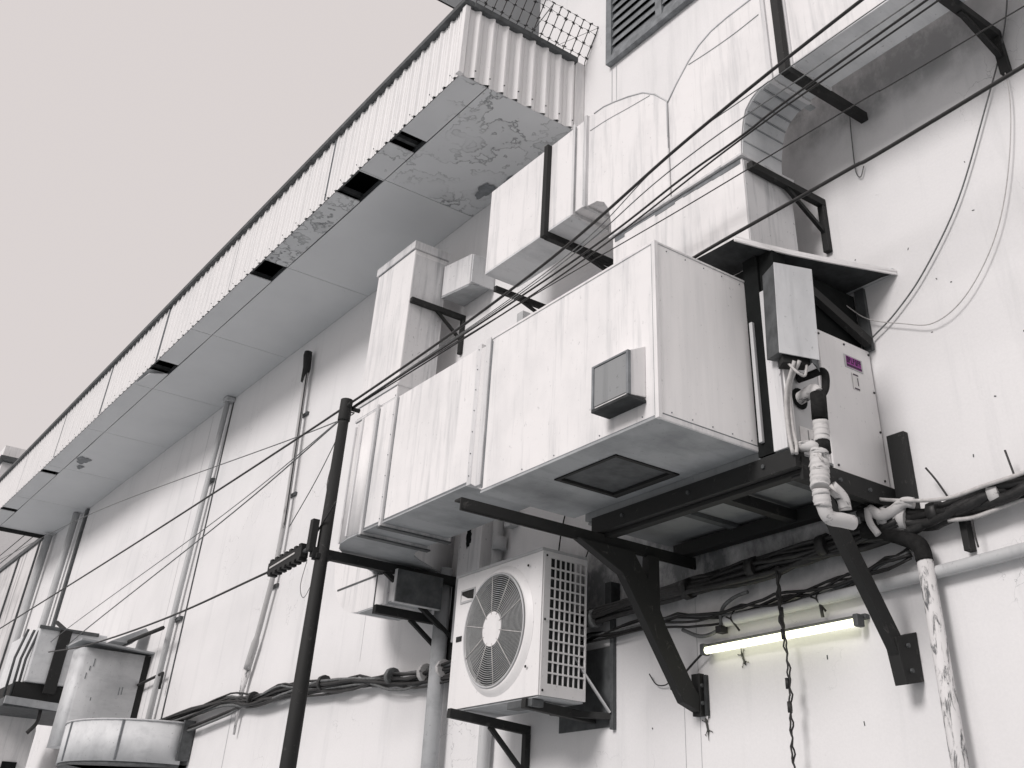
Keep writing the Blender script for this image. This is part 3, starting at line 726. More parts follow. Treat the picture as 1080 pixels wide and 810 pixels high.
o2 = [(3.42,6.196),(3.42,6.19),(3.52,6.18),(3.595,6.14),(3.652,6.085),(3.686,6.0),(3.716,5.86),(3.727,5.75),(3.733,5.75),(3.72,5.86),(3.69,6.0),(3.656,6.086),(3.598,6.145),(3.52,6.186)]
MB().prism(o2, .37, .755, 'y').build('elbow_throat', M['galv_pale'], rs)
m = MB()
for x, z in ((3.50,6.178),(3.597,6.136),(3.655,6.080),(3.690,5.995),(3.720,5.86)): m.bar((x-.004,.372,z-.003),(x-.004,.752,z-.003),.012,.008)
m.build('gore_fold', M['galv'], rs)
MB().box(3.715,5.12,.26,.785,5.722,5.743).build('joint_flange', M['white_dirty'], rs, .003)
MB().box(3.728,3.733,.29,.75,4.78,5.70).build('side_skin', M['white_dirty'], rs)
m = MB()
m.tube(spline([(5.38,.777,6.93),(5.15,.777,6.91),(4.9,.777,6.87),(4.62,.777,6.83)],5), .004, 5)
m.tube([(4.43,.777,6.64),(4.43,.777,6.2)], .004, 5)
m.tube(spline([(4.18,.768,6.86),(3.95,.768,6.84),(3.7,.768,6.83),(3.45,.768,6.84)],5), .004, 5)
m.build('seam', M['pipe'], rs)
m = MB()
m.tube([(x,.776,z) for x,z in [(5.33,7.087),(5.20,7.082),(5.05,7.042),(4.88,6.987),(4.70,6.912),(4.56,6.802),(4.43,6.652),(4.43,6.3)]], .007, 5)
m.tube([(x,.767,z) for x,z in [(4.425,6.64),(4.33,6.752),(4.18,6.892),(4.06,6.972),(3.92,7.022),(3.75,7.037),(3.45,7.037)]], .007, 5)
m.build('edge_bead', M['galv_light'], rs)

m = MB()
x = 3.75
while x < 5.06:
    L_ = random.uniform(.05,.16); m.box(x,min(x+L_,5.07),.7605,.7635,5.72-random.uniform(.018,.05),5.7205); x += L_
m.build('sealant_line', M['louver'], rs)
rd = thing('right_duct', (2,.6,6.2), 'white duct running out of the top right, dirty underside', 'duct')
MB().box(-1.5,3.40,.40,.765,6.20,7.03).build('straight_run', M['white'], rd, .008)
MB().box(-1.5,3.39,.402,.768,6.183,6.197).build('underside', M['galv_pale'], rd)  # paler grey, dirt with the underside's shade painted in
m = MB()
for x in (3.40,3.22): m.box(x-.02,x+.015,.385,.785,6.165,7.05)
m.build('joint_flange', M['white_dirty'], rd, .003)
MB().box(3.42,3.47,.30,.40,6.19,6.205).build('lap_plate', M['galv'], rd)

# ------------------------------------------------------------------ small wall brackets
def bracket(x, z, ytip, foot, label, up=None, w=.05, brace=True, slope=0.):
    b = thing('wall_bracket', (x,0,z), label, 'bracket', GB)
    MB().bar((x,.004,z),(x,ytip,z-slope),w,w*1.15).build('arm', M['black'], b, .003)
    if foot: MB().box(x-w/2,x+w/2,.003,.003+w*.8,z-foot,z-w*.6).build('wall_leg', M['black'], b, .003)
    if brace: MB().bar((x,.03,z-foot*.62),(x,ytip*.52,z-w*.5),w*.55,w*.55).build('brace', M['black'], b)
    if up: MB().box(x-w/2,x+w/2,ytip-.005,ytip+w*.8,z-slope-w*.5,z+up).build('hanger', M['black'], b, .003)
    return b
bracket(3.69,5.64,.74,.40,'black triangular bracket against the right side of the wide riser')
bracket(3.24,6.14,.80,.0,'black arm and hanger wrapping the first bend of the right duct', up=.95, w=.06, brace=False)
bracket(2.185,6.15,.80,.32,'black braced bracket in the top right corner under the right duct', up=.95, w=.06)
bracket(5.93,6.13,.80,.18,'black arm with tall hanger holding the upper duct near its middle', up=.93, w=.055)
bracket(6.96,6.12,.62,.18,'small black bracket under the left end of the upper duct',w=.045)
bracket(8.50,6.62,.67,.42,'black triangular bracket along the right side of the tall duct')
bracket(8.15,3.84,1.46,.75,'long black arm under the curved duct end that steadies the pole', w=.065)
bracket(8.30,3.53,.74,.42,'low black bracket under the bottom bend of the tall duct', w=.06)

# ------------------------------------------------------------------ outdoor unit
ou = thing('outdoor_unit', (6.6,.4,2.65), 'white outdoor condenser unit with round fan guard and slotted side grille', 'air conditioner')
UX0, UX1, UY0, UY1, UZ0, UZ1 = 6.065, 7.20, .20, .60, 2.675, 3.61
FC = Vector((6.60,UY1,3.150)); FR = .385
# front panel with a round mouth
ang = sorted(set([2*PI*i/64 for i in range(64)] + [math.atan2(z-FC.z,x-FC.x)%(2*PI) for x in (UX0,UX1) for z in (UZ0,UZ1)]))
m = MB(); n = len(ang); vi = []
for yv in (UY1, UY1-.012):
    for a in ang: m.v.append((FC.x+FR*math.cos(a), yv, FC.z+FR*math.sin(a)))
    for a in ang:
        c, s_ = math.cos(a), math.sin(a); t_ = 1e9
        if abs(c) > 1e-6: t_ = min(t_, ((UX1 if c > 0 else UX0)-FC.x)/c)
        if abs(s_) > 1e-6: t_ = min(t_, ((UZ1 if s_ > 0 else UZ0)-FC.z)/s_)
        m.v.append((FC.x+t_*c, yv, FC.z+t_*s_))
for i in range(n):
    j = (i+1)%n
    m.f += [[i,j,n+j,n+i],[2*n+i,3*n+i,3*n+j,2*n+j],[i,2*n+i,2*n+j,j],[n+i,n+j,3*n+j,3*n+i]]
m.build('front_panel', M['unit'], ou)
m = MB().box(UX0-.008,UX1+.008,UY0,UY1+.012,UZ1+.001,UZ1+.022); m.build('top_cover', M['unit_grey'], ou, .004)
MB().box(UX0+.01,UX1-.01,UY0+.01,UY1-.013,UZ0-.012,UZ0-.001).build('base_pan', M['galv'], ou)
MB().box(UX1-.012,UX1,UY0,UY1-.013,UZ0,UZ1).box(6.5,UX1-.013,UY0,UY0+.012,UZ0,UZ1).build('rear_panel', M['unit_grey'], ou)
MB().box(6.17,6.20,.30,.585,UZ0+.01,UZ1-.01).box(6.09,6.17,.225,.33,UZ0+.01,UZ0+.52).box(6.20,7.18,.22,.24,UZ0+.01,UZ1-.01).box(6.08,6.10,.31,.585,UZ0+.01,UZ1-.01).build('coil', M['coil'], ou)
# fan throat, blades, guard
m = MB(); k_ = 48
vs = []
for yv in (UY1-.002, UY1-.16):
    vs += [(FC.x+(FR-.003)*math.cos(2*PI*i/k_), yv, FC.z+(FR-.003)*math.sin(2*PI*i/k_)) for i in range(k_)]
m.add(vs, [(i,(i+1)%k_,k_+(i+1)%k_,k_+i) for i in range(k_)] + [tuple(range(k_,2*k_))])
m.build('fan_throat', M['darkgrey'], ou)
m = MB()
for b in range(3):
    a0 = b*2*PI/3+.4; vs = []
    for rr in (.07,.16,.26,.34):
        for da, dy in ((-.38,-.06),(0,-.085),(.42,-.12)):
            vs.append((FC.x+rr*math.cos(a0+da), UY1+dy, FC.z+rr*math.sin(a0+da)))
    m.add(vs, [(r*3+c, r*3+c+1, (r+1)*3+c+1, (r+1)*3+c) for r in range(3) for c in range(2)], True)
m.build('fan_blades', M['darkgrey'], ou)
m = MB(); yG = UY1+.045
r_ = .115
while r_ < .375:
    m.ring((FC.x,yG-.012*(r_/.37)**2,FC.z), r_, .0031, (0,1,0)); r_ += .0140
guard = m.build('fan_guard', M['guard'], ou)
m = MB()
for i in range(10):
    a = 2*PI*(i+.3)/10; c, s_ = math.cos(a), math.sin(a)
    m.tube([(FC.x+.10*c,yG+.004,FC.z+.10*s_),(FC.x+.38*c,yG-.008,FC.z+.38*s_)], .0038, 5)
m.build('guard_spoke', M['cable_white'], guard)
m = MB().ring((FC.x,yG-.008,FC.z), .382, .008, (0,1,0), 64, 8)
m.build('guard_rim', M['unit_grey'], guard)
# pressed collar around the mouth
m = MB(); vs = []; q = 64
for R, yv in ((.440,UY1+.001),(.425,UY1+.010),(.402,UY1+.032),(.384,UY1+.034),(.382,UY1-.005)):
    vs += [(FC.x-.012+R*math.cos(2*PI*i/q), yv, FC.z+.0+R*math.sin(2*PI*i/q)) for i in range(q)]
m.add(vs, [(l*q+i, l*q+(i+1)%q, (l+1)*q+(i+1)%q, (l+1)*q+i) for l in range(4) for i in range(q)], True)
m.build('mouth_collar', M['unit'], ou)
MB().disc((FC.x,yG-.01,FC.z), .118, (0,1,0), .014, 40, .006).build('hub_cap', M['unit'], guard)
# handle recess and badge
hx0, hx1, hz0, hz1 = 6.93, 7.13, 3.405, 3.505
hnd = MB().box(hx0,hx1,UY1+.001,UY1+.008,hz0,hz0+.014).box(hx0,hx1,UY1+.001,UY1+.008,hz1-.012,hz1).box(hx0,hx0+.014,UY1+.001,UY1+.0078,hz0+.014,hz1-.012).box(hx1-.014,hx1,UY1+.001,UY1+.0078,hz0+.014,hz1-.012).build('handle', M['unit_grey'], ou, .002)
MB().box(hx0+.014,hx1-.014,UY1+.0012,UY1+.003,hz0+.014,hz1-.012).build('handle_recess', M['black'], hnd)
MB().hexa([(hx0+.015,UY1+.003,hz0+.015),(hx1-.015,UY1+.003,hz0+.015),(hx1-.015,UY1+.007,hz0+.015),(hx0+.015,UY1+.007,hz0+.015)],[(hx0+.10,UY1+.003,hz0+.03),(hx1-.015,UY1+.003,hz0+.065),(hx1-.015,UY1+.0045,hz0+.065),(hx0+.10,UY1+.0045,hz0+.03)]).build('handle_grip', M['unit'], hnd)
MB().box(7.075,7.15,UY1+.001,UY1+.005,3.135,3.172).build('badge', M['black'], ou)
# side grille: frame and lattice
gx0, gx1 = UX0-.006, UX0+.01
y0, y1, z0_, z1_ = UY0+.012, UY1-.07, UZ0+.075, UZ1-.04
m = MB().box(gx0,gx1,UY0,y0,UZ0,UZ1).box(gx0,gx1,y1,UY1-.0125,UZ0,UZ1).box(gx0,gx1,y0,y1,UZ0,z0_).box(gx0,gx1,y0,y1,z1_,UZ1)
m.build('side_frame', M['unit'], ou)
m = MB()
for i in range(1,7):
    y = y0+(y1-y0)*i/7; m.box(gx0+.002,gx1-.002,y-.0042,y+.0042,z0_,z1_)
for i in range(1,12):
    z = z0_+(z1_-z0_)*i/12; m.box(gx0+.001,gx1-.003,y0,y1,z-.0052,z+.0052)
m.build('side_grille', M['unit'], ou)
m = MB()
for y, z in ((UY1-.03,UZ0+.03),(UY1-.03,UZ1-.03),(UY1-.03,3.15)): m.disc((gx0-.001,y,z),.008,(-1,0,0),.004,8)
for x, z in ((6.22,3.53),(6.20,2.86)): m.disc((x,UY1+.014,z),.009,(0,1,0),.006,8)
m.build('screw', M['black'], ou)

ub = thing('unit_bracket', (6.5,.3,2.6), 'black welded rails and wall triangle carrying the outdoor unit', 'bracket')
MB().bar((6.98,.72,2.63),(6.98,.004,2.585),.045,.06).build('rail', M['black'], ub, .003)
MB().box(6.955,7.005,.004,.05,2.25,2.56).build('wall_leg', M['black'], ub, .003)
MB().bar((6.98,.03,2.30),(6.98,.36,2.58),.03,.03).build('brace', M['black'], ub)
MB().bar((6.20,.62,2.635),(6.20,.004,2.60),.05,.06).build('rail', M['black'], ub, .003)
MB().box(6.13,6.42,.50,.60,2.615,2.66).build('foot_rail', M['darkgrey'], ub, .003)
MB().box(5.965,6.0,.004,.035,2.52,3.30).build('wall_angle', M['darkgrey'], ub, .003)
MB().bar((5.99,.04,2.62),(6.12,.30,2.99),.035,.012).build('flat_stay', M['unit_grey'], ub)
MB().box(5.99,6.6,.003,.012,2.54,3.05).build('back_plate', M['darkgrey'], ub)
MB().bar((6.0,.02,2.60),(6.3,.32,2.62),.04,.04).build('tie_bar', M['black'], ub)

# ------------------------------------------------------------------ tube light
tl = thing('tube_light', (4.4,.08,2.9), 'lit fluorescent tube in a bare batten on the wall beneath the air handler', 'lamp')
MB().box(3.77,5.04,.003,.04,2.906,2.932).build('batten', M['darkgrey'], tl, .004)
MB().tube([(3.83,.075,2.885),(5.0,.075,2.885)], .021, 14).build('tube', M['tube'], tl)
for x in (3.80,5.015):
    MB().box(x-.02,x+.015,.04,.10,2.86,2.925).build('end_cap', M['darkgrey'], tl, .006)
MB().tube([(4.06,.05,2.95),(4.06,.06,3.02)], .01, 6).build('lead', M['cable'], tl)

# ------------------------------------------------------------------ geckos
def gecko(loc, rot, label, sc):
    sk = [((0,.048),.005),((0,.036),.0085),((0,.026),.006),((0,.010),.0085),((0,-.010),.008),((0,-.024),.006),((.004,-.042),.004),((.010,-.062),.0025),((.013,-.08),.0012)]
    vs = [(x,z) for (x,z),_ in sk]; rr = [r for _,r in sk]; ed = [(i,i+1) for i in range(8)]
    for base, sx, d in ((2,1,1),(2,-1,1),(5,1,-1),(5,-1,-1)):
        a = len(vs); bx, bz = vs[base]
        vs += [(bx+sx*.014,bz+d*.003-.002),(bx+sx*.022,bz+d*.012),(bx+sx*.028,bz+d*.016)]; rr += [.003,.0022,.0028]
        ed += [(base,a),(a,a+1),(a+1,a+2)]
        for q in (-1,0,1):
            vs.append((bx+sx*.033+q*.002, bz+d*.018+q*.006)); rr.append(.0011); ed.append((a+2,len(vs)-1))
    me = bpy.data.meshes.new('gecko'); c, s_ = math.cos(rot), math.sin(rot)
    me.from_pydata([((x*c-z*s_)*sc, .006, (x*s_+z*c)*sc) for x, z in vs], ed, [])
    o = bpy.data.objects.new('gecko', me); COL.objects.link(o); o.location = loc
    md = o.modifiers.new('skin','SKIN'); md.use_smooth_shade = True
    for i, v in enumerate(me.skin_vertices[0].data): v.radius = (rr[i]*sc, rr[i]*sc*.8); v.use_root = (i == 3)
    o.modifiers.new('sub','SUBSURF').render_levels = 1
    me.materials.append(M['lizard'])
    return tag(o, label, 'gecko', 'geckos on the wall')
gecko((4.745,.003,2.82), 2.75, 'small gecko clinging to the wall just below the lit tube', .95)
gecko((5.085,.003,2.475), -.25, 'small dark gecko on the wall below the left foot of the steel frame', 1.0)

# ------------------------------------------------------------------ pole and line hardware
po = thing('cable_pole', (8.15,1.36,0), 'dark round steel pole carrying the overhead cables past the curved duct', 'pole')
MB().tube([(8.13,1.37,0),(8.14,1.365,2.6),(8.15,1.36,5.16)], [.068,.062,.045], 14).build('shaft', M['black'], po)
MB().tube([(8.15,1.36,5.0),(8.15,1.36,5.2)], .056, 12).tube([(8.15,1.30,5.13),(8.15,1.22,5.13)], .02, 8).tube([(8.25,1.36,5.10),(8.05,1.36,5.14)], .018, 8).build('top_clamp', M['black'], po, .003)
MB().box(8.10,8.20,1.29,1.43,3.79,3.83).build('band', M['black'], po, .003)
ins = thing('strain_clamp', (8.6,1.46,3.85), 'black finned cable clamp hanging off the arm beside the pole', 'clamp')
d0, d1 = Vector((8.26,1.47,3.86)), Vector((8.92,1.47,3.83))
MB().bar(d0,d1,.07,.095).build('clamp_body', M['black'], ins, .004)
for i in range(7):
    p = d0.lerp(d1,(i+.4)/7)
    for dz in (-.055,.055): MB().bar(p+Vector((-.025,0,dz)),p+Vector((.025,0,dz)),.075,.03).build('fin', M['black'], ins, .004)
MB().bar(d0+Vector((.12,.037,.004)),d1+Vector((-.05,.037,0)),.006,.014).build('pale_strip', M['cable_white'], ins)
MB().tube([d0,d0-Vector((.12,.0,-.01))], .02, 8).build('shackle', M['darkgrey'], ins)
MB().box(8.12,8.18,1.44,1.50,3.84,4.10).build('upright_plate', M['black'], ins, .003)

# ------------------------------------------------------------------ overhead cables
GC = 'overhead cables'
def line(name, pts, r, mat, label, cat='cable', group=GC, k=8):
    return single(MB().tube(spline(pts,k), r, 6), name, mat, label, cat, pts[0], group)
line('overhead_cable', [(30,1.36,5.02),(21.3,1.34,5.07),(14,1.34,5.09),(8.2,1.33,5.17),(5.35,1.33,5.30),(3.65,1.33,5.56),(2.27,1.33,5.70),(.3,1.33,5.82),(-6,1.33,6.1)], .0105, M['cable'], 'thickest black overhead cable, slanting across the whole scene over the pole top')
line('overhead_cable', [(8.15,1.30,5.15),(6.04,1.2,5.32),(4.85,1.2,5.43),(3.85,1.2,5.69),(2.19,1.2,5.73),(-6,1.2,5.9)], .0035, M['cable_grey'], 'faint thin overhead wire lying just beneath the thickest black cable, uppermost thin one')
line('overhead_cable', [(8.15,1.30,5.15),(5.82,1.25,5.26),(4.78,1.25,5.34),(3.80,1.25,5.50),(1.98,1.25,5.55),(-6,1.25,5.7)], .004, M['cable_grey'], 'thin overhead wire crossing the riser, second below the thickest black cable')
line('overhead_cable', [(8.15,1.30,5.14),(5.13,1.15,5.36),(3.91,1.15,5.47),(3.37,1.15,5.50),(2.0,1.15,5.60),(-6,1.15,6.0)], .0075, M['cable'], 'medium overhead cable crossing the throat of the right elbow, upper of a close pair')
line('overhead_cable', [(8.15,1.30,5.13),(5.31,1.10,5.35),(3.41,1.10,5.53),(1.95,1.10,5.60),(-6,1.10,5.9)], .006, M['cable'], 'medium overhead cable crossing the throat of the right elbow, lower of a close pair')
line('overhead_cable', [(8.15,1.30,5.12),(7.71,1.15,5.30),(5.60,1.0,5.42),(4.08,1.0,5.38),(2.60,1.0,5.36),(1.58,1.0,5.33),(-6,1.0,5.2)], .004, M['cable'], 'lowest thin overhead wire, passing below the black triangular riser bracket')
line('overhead_cable', [(4.3,1.0,4.92),(3.93,1.0,4.96),(2.8,1.0,4.965),(1.67,1.0,4.99),(-6,1.0,5.3)], .011, M['cable'], 'thick black cable rising from the rain hood to the right edge')
line('overhead_cable', [(8.15,1.30,5.12),(9.2,1.2,5.25),(18.13,1.0,6.50),(25.8,1.0,7.16)], .006, M['cable_grey'], 'thin wire from the pole climbing left to the canopy end')
line('overhead_cable', [(8.15,1.30,5.12),(10.96,1.2,4.85),(16.17,1.2,4.30),(17.0,1.1,4.22)], .007, M['cable_grey'], 'thin wire dropping left from the pole to the far equipment, steeper of two')
line('overhead_cable', [(8.15,1.30,5.12),(11.9,1.0,5.06),(18.26,1.0,4.61),(20.,.9,4.4)], .005, M['cable_grey'], 'faint wire dropping left from the pole to the far equipment, shallower of two')
line('overhead_cable', [(8.92,1.46,3.83),(11.5,1.46,3.82),(14.39,1.46,3.92),(17.2,1.30,4.2)], .010, M['cable'], 'dark cable from the finned clamp to the far left equipment')
line('overhead_cable', [(7.95,1.40,4.22),(8.14,1.42,4.05),(8.26,1.46,3.88)], .008, M['cable'], 'short stiff cable end sticking up from the finned clamp')
line('hanging_wire', [(8.15,1.36,5.1),(8.32,1.32,4.75),(8.42,1.3,4.5),(8.30,1.3,4.35),(8.2,1.34,4.5),(8.18,1.37,4.9)], .004, M['cable_grey'], 'thin loop of wire dangling beside the pole top', 'wire', 'loose wires')
line('hanging_wire', [(8.25,1.44,3.80),(8.30,1.44,3.6),(8.24,1.42,3.5),(8.15,1.40,3.62)], .003, M['cable_grey'], 'thin loop of wire dangling below the finned clamp', 'wire', 'loose wires')
line('hanging_wire', [(8.3,1.28,5.05),(8.9,1.2,4.7),(9.35,1.2,4.35)], .005, M['cable_grey'], 'short slanting wire left of the pole top', 'wire', 'loose wires')

# wires looped on the right-hand wall
line('wall_wire', [(2.02,.03,6.6),(2.05,.03,6.36),(2.17,.03,6.04),(2.36,.03,5.69),(2.68,.03,5.15),(3.0,.03,4.79),(3.25,.03,4.60),(3.45,.03,4.50)], .005, M['cable_grey'], 'pale wire curving down the right wall to the corner of the rain hood', 'wire', 'loose wires')
line('wall_wire', [(2.19,.04,6.1),(2.20,.04,5.66),(2.33,.04,5.17),(2.51,.04,4.79),(2.76,.04,4.52),(3.0,.04,4.43),(3.22,.04,4.51),(3.45,.05,4.63),(3.55,.15,4.75),(3.65,.3,4.83)], .0035, M['cable_white'], 'thin white wire hanging in a long loop on the right wall, ending under the hood', 'wire', 'loose wires')
line('wall_wire', [(3.33,.04,6.2),(3.36,.02,6.0),(3.37,.02,5.75),(3.34,.02,5.68),(3.30,.02,5.75)], .004, M['cable_grey'], 'short curled wire hanging below the black arm of the right duct', 'wire', 'loose wires')
line('wall_wire', [(3.19,.10,3.59),(3.14,.10,3.51),(3.09,.10,3.41)], .006, M['cable'], 'stiff bent wire end sticking up left of the right cable bundle', 'wire', 'loose wires')
line('wall_wire', [(2.71,.10,3.56),(2.70,.10,3.49),(2.69,.10,3.42)], .006, M['cable'], 'short straight wire end sticking up from the right cable bundle', 'wire', 'loose wires')
line('wall_wire', [(2.97,.10,3.30),(2.975,.10,3.2),(2.97,.10,3.12)], .005, M['cable'], 'thin straight wire hanging from the right cable bundle', 'wire', 'loose wires')
line('wall_wire', [(5.59,.03,2.82),(5.52,.03,2.75),(5.42,.03,2.74),(5.37,.03,2.79)], .004, M['cable'], 'small hooked wire on the wall left of the steel brace', 'wire', 'loose wires')
line('wall_wire', [(5.35,.06,2.70),(5.15,.06,2.82),(5.02,.06,2.89)], .007, M['cable'], 'short black lead slanting into the left end of the tube light', 'wire', 'loose wires')
line('wall_wire', [(5.53,.02,3.5),(5.55,.02,3.25),(5.56,.03,3.15)], .006, M['cable_grey'], 'thin grey wire up the wall right of the outdoor unit grille', 'wire', 'loose wires')
line('wall_wire', [(6.55,.02,4.2),(6.62,.03,3.95),(6.66,.03,3.7)], .006, M['cable'], 'thin slanting wire above the outdoor unit, left one', 'wire', 'loose wires')
line('wall_wire', [(5.95,.02,4.05),(6.15,.03,3.92),(6.3,.03,3.7)], .005, M['cable'], 'thin slanting wire above the outdoor unit, right one', 'wire', 'loose wires')
# twisted wire hanging in front of the lamp
tw = thing('twisted_wire', (4.28,.14,2.2), 'ragged twisted wire hanging down in front of the tube light', 'wire')
for s_ in (0, PI):
    pts = []
    for i in range(60):
        t_ = i/59; z = 3.26-1.15*t_
        amp = .005+.003*math.sin(i*.9)
        pts.append((4.285+.012*math.sin(t_*9)+.006*math.sin(i*1.7)+amp*math.cos(i*.45+s_), .14+amp*math.sin(i*.45+s_), z))
    MB().tube(pts, [.010 if i < 20 else .0055 for i in range(60)], 6).build('strand', M['cable'], tw)
m = MB()
for z in (3.0,2.88,2.62,2.5): m.tube([(4.29,.14,z+.025),(4.29,.14,z-.03)], .014, 7)
m.build('tape_knot', M['cable'], tw)

# ------------------------------------------------------------------ cable bundles
def bundle(label, path, n, spread, loc, mats=('cable',), sag=.02, rad=(.008,.017), straps=()):
    b = thing('cable_bundle', loc, label, 'cables', 'cable bundles on the wall')
    base = spline(path, 6); m_ = len(base)
    for i in range(n):
        a = random.uniform(0,6.3); fa = random.uniform(.15,.5); ph = random.uniform(0,6)
        rr = random.uniform(*rad)
        pts = []
        for j, p in enumerate(base):
            q = spread*(.65+.35*math.sin(j*fa+ph))
            ang_ = a + j*.12*(1 if i%2 else -1)
            pts.append((p.x+random.uniform(-.004,.004), max(.012,p.y+q*.6*math.cos(ang_)), p.z+q*math.sin(ang_)-abs(sag*math.sin(j*fa*.7+ph))+random.uniform(-.003,.003)))
        MB().tube(pts, rr, 6).build('cable', M[random.choice(mats)], b)
    for t_, mt in straps:
        p = base[int(t_*(m_-1))]; q = base[min(m_-1,int(t_*(m_-1))+1)]
        d = (q-p).normalized()*.03
        MB().tube([p-d,p+d], spread*.95+.004, 10).build('tape_wrap', M[mt], b)
    return b
bundle('knotted bundle of black cables sagging along the lower left wall', [(15.2,.10,3.26),(13.1,.10,3.34),(12.2,.10,3.27),(11.38,.10,3.29),(10.25,.10,3.24),(9.27,.10,3.18),(8.57,.10,3.13),(7.7,.10,3.13)], 13, .072, (11,.1,3.2), ('cable','cable','cable_grey','cable'), .05, (.010,.020), ((.3,'cable'),(.55,'cable'),(.78,'cable_grey'),(.9,'wrap'),(.95,'wrap')))
bundle('thin pair of cables splitting down from the left bundle to the drum cowl', [(14.3,.10,3.10),(13.04,.10,3.18),(12.4,.10,3.24),(11.5,.10,3.27)], 3, .03, (13,.1,3.2), ('cable','cable_grey'), .02, (.010,.016))
bundle('thick black cable run on the wall behind the steel frame', [(7.0,.12,3.20),(6.2,.12,3.22),(5.42,.12,3.25),(4.79,.12,3.28),(4.23,.12,3.30),(3.79,.12,3.32),(3.39,.12,3.34)], 13, .065, (5,.1,3.25), ('cable','cable','cable','cable'), .015, (.012,.022), ((.2,'cable_grey'),(.42,'cable'),(.6,'cable'),(.8,'cable')))
bundle('loose lower cables on the wall between outdoor unit and tube light', [(6.6,.06,3.12),(6.2,.06,3.14),(5.5,.06,3.13),(4.86,.06,3.11),(4.30,.06,3.13),(3.76,.06,3.17),(3.40,.06,3.24)], 6, .04, (5,.06,3.1), ('cable','cable','cable_grey'), .05, (.006,.011))
bundle('heavy black lagged bundle leaving the right edge of the picture', [(3.62,.14,3.42),(3.45,.12,3.37),(3.31,.10,3.34),(3.10,.10,3.345),(2.87,.10,3.35),(2.65,.10,3.36),(2.3,.10,3.38),(1.2,.10,3.40),(-3,.1,3.4)], 9, .06, (2.8,.1,3.36), ('cable','cable','foam'), .01, (.018,.030), ((.12,'wrap'),(.20,'wrap'),(.34,'cable'),(.55,'wrap')))
line('wall_cable', [(3.75,.20,3.60),(3.56,.16,3.50),(3.28,.17,3.415),(3.05,.17,3.375),(2.82,.175,3.385),(2.61,.175,3.395),(2.3,.18,3.43),(1.2,.18,3.45),(-3,.18,3.5)], .011, M['cable_white'], 'white cable lying over the heavy black bundle at right', 'cable', 'cable bundles on the wall')
line('wall_cable', [(3.1,.12,3.28),(2.95,.10,3.27),(2.75,.10,3.29),(2.5,.09,3.31),(1.5,.09,3.33),(-3,.09,3.35)], .012, M['cable_white'], 'pale cable just under the heavy black bundle at right', 'cable', 'cable bundles on the wall')
ps = thing('peg', (3.06,.05,3.2), 'short black peg hanging from the heavy right bundle', 'peg')
MB().box(3.04,3.08,.004,.06,3.13,3.30).build('peg_bar', M['black'], ps, .003)
ts = thing('cable_angle', (5,.06,3.28), 'black steel angle on the wall that carries the cable run behind the frame', 'rail')
MB().angle((6.25,.012,3.30),(3.58,.012,3.40),.07,.008,(0,1,0),(0,0,-1)).build('angle_bar', M['dim'], ts)
MB().box(5.92,5.99,.004,.09,3.30,3.46).build('clip_box', M['dim'], ts, .004)
MB().tube([(4.0,.09,3.36),(3.75,.09,3.38)], .016, 8).build('pale_sleeve', M['cable_white'], ts)
# insulated pipe loop hugging the corner below the coolant pipes
cl = thing('taped_pipe', (3.45,.2,3.35), 'white taped pipe bend tying the heavy bundle to the steel frame', 'pipe')
MB().tube(spline([(3.53,.20,3.42),(3.47,.18,3.375),(3.40,.17,3.385),(3.33,.15,3.42),(3.28,.13,3.41)],6), .03, 10).build('bend', M['wrap'], cl)
MB().tube(spline([(3.53,.21,3.42),(3.52,.22,3.34),(3.49,.2,3.27)],6), .02, 8).build('tail', M['wrap'], cl)

# ------------------------------------------------------------------ far left equipment
fl = thing('vent_cowl', (16.8,.6,3.4), 'tall grey sheet metal duct box on the far left wall', 'duct')
o = [(16.6,.10),(16.6,.92)] + arc(16.68,.92,.08,180,90,5) + [(17.05,1.00),(17.05,.10)]
MB().prism(o, 3.0, 4.24, 'z', True).build('box_body', M['galv_pale'], fl)
MB().hexa([(16.5,.004,4.26),(17.3,.004,4.28),(17.3,1.06,4.31),(16.5,1.06,4.31)],[(16.5,.004,4.285),(17.3,.004,4.305),(17.3,1.06,4.335),(16.5,1.06,4.335)]).build('top_plate', M['galv'], fl)
MB().box(16.62,16.9,.004,.10,3.1,4.24).build('side_post', M['black'], fl)
MB().hexa([(16.9,.25,4.42),(17.6,.25,4.42),(17.6,.55,4.42),(16.9,.55,4.42)],[(16.9,.05,4.62),(17.5,.05,4.62),(17.5,.1,4.62),(16.9,.1,4.66)]).build('fin', M['galv'], fl)
dr = thing('drum_cowl', (15.2,.5,2.9), 'bright curved sheet metal cowl bulging from the lower far left wall', 'duct')
o = [(14.15,.006)] + [(15.35+1.20*math.cos(math.radians(a)), .1+1.10*math.sin(math.radians(a))) for a in range(0,181,9)] + [(16.55,.006)]
MB().prism(o, 2.72, 3.17, 'z', True).build('curved_band', M['galv_pale'], dr)
MB().prism([(x*.985+.230,y*.985) for x,y in o], 2.69, 2.718, 'z').build('underside', M['darkgrey'], dr)
MB().box(14.10,14.15,.02,.16,2.76,3.20).build('end_strap', M['darkgrey'], dr)
for a in (38,95,140):
    x, y = 15.35+1.203*math.cos(math.radians(a)), .1+1.103*math.sin(math.radians(a))
    MB().box(x-.012,x+.012,y-.012,y+.012,2.73,3.165).build('sheet_seam', M['louver'], dr)
MB().tube([(15.35+1.205*math.cos(math.radians(a)), .1+1.105*math.sin(math.radians(a)), 3.17) for a in range(0,181,6)], .012, 5).build('rolled_rim', M['galv_light'], dr)
lu = thing('old_unit', (19,.7,3.8), 'battered air conditioner with exposed ribs, half hidden at far left', 'air conditioner')
MB().box(18.7,20.6,.15,1.20,3.98,4.78).build('casing', M['galv_pale'], lu, .02)
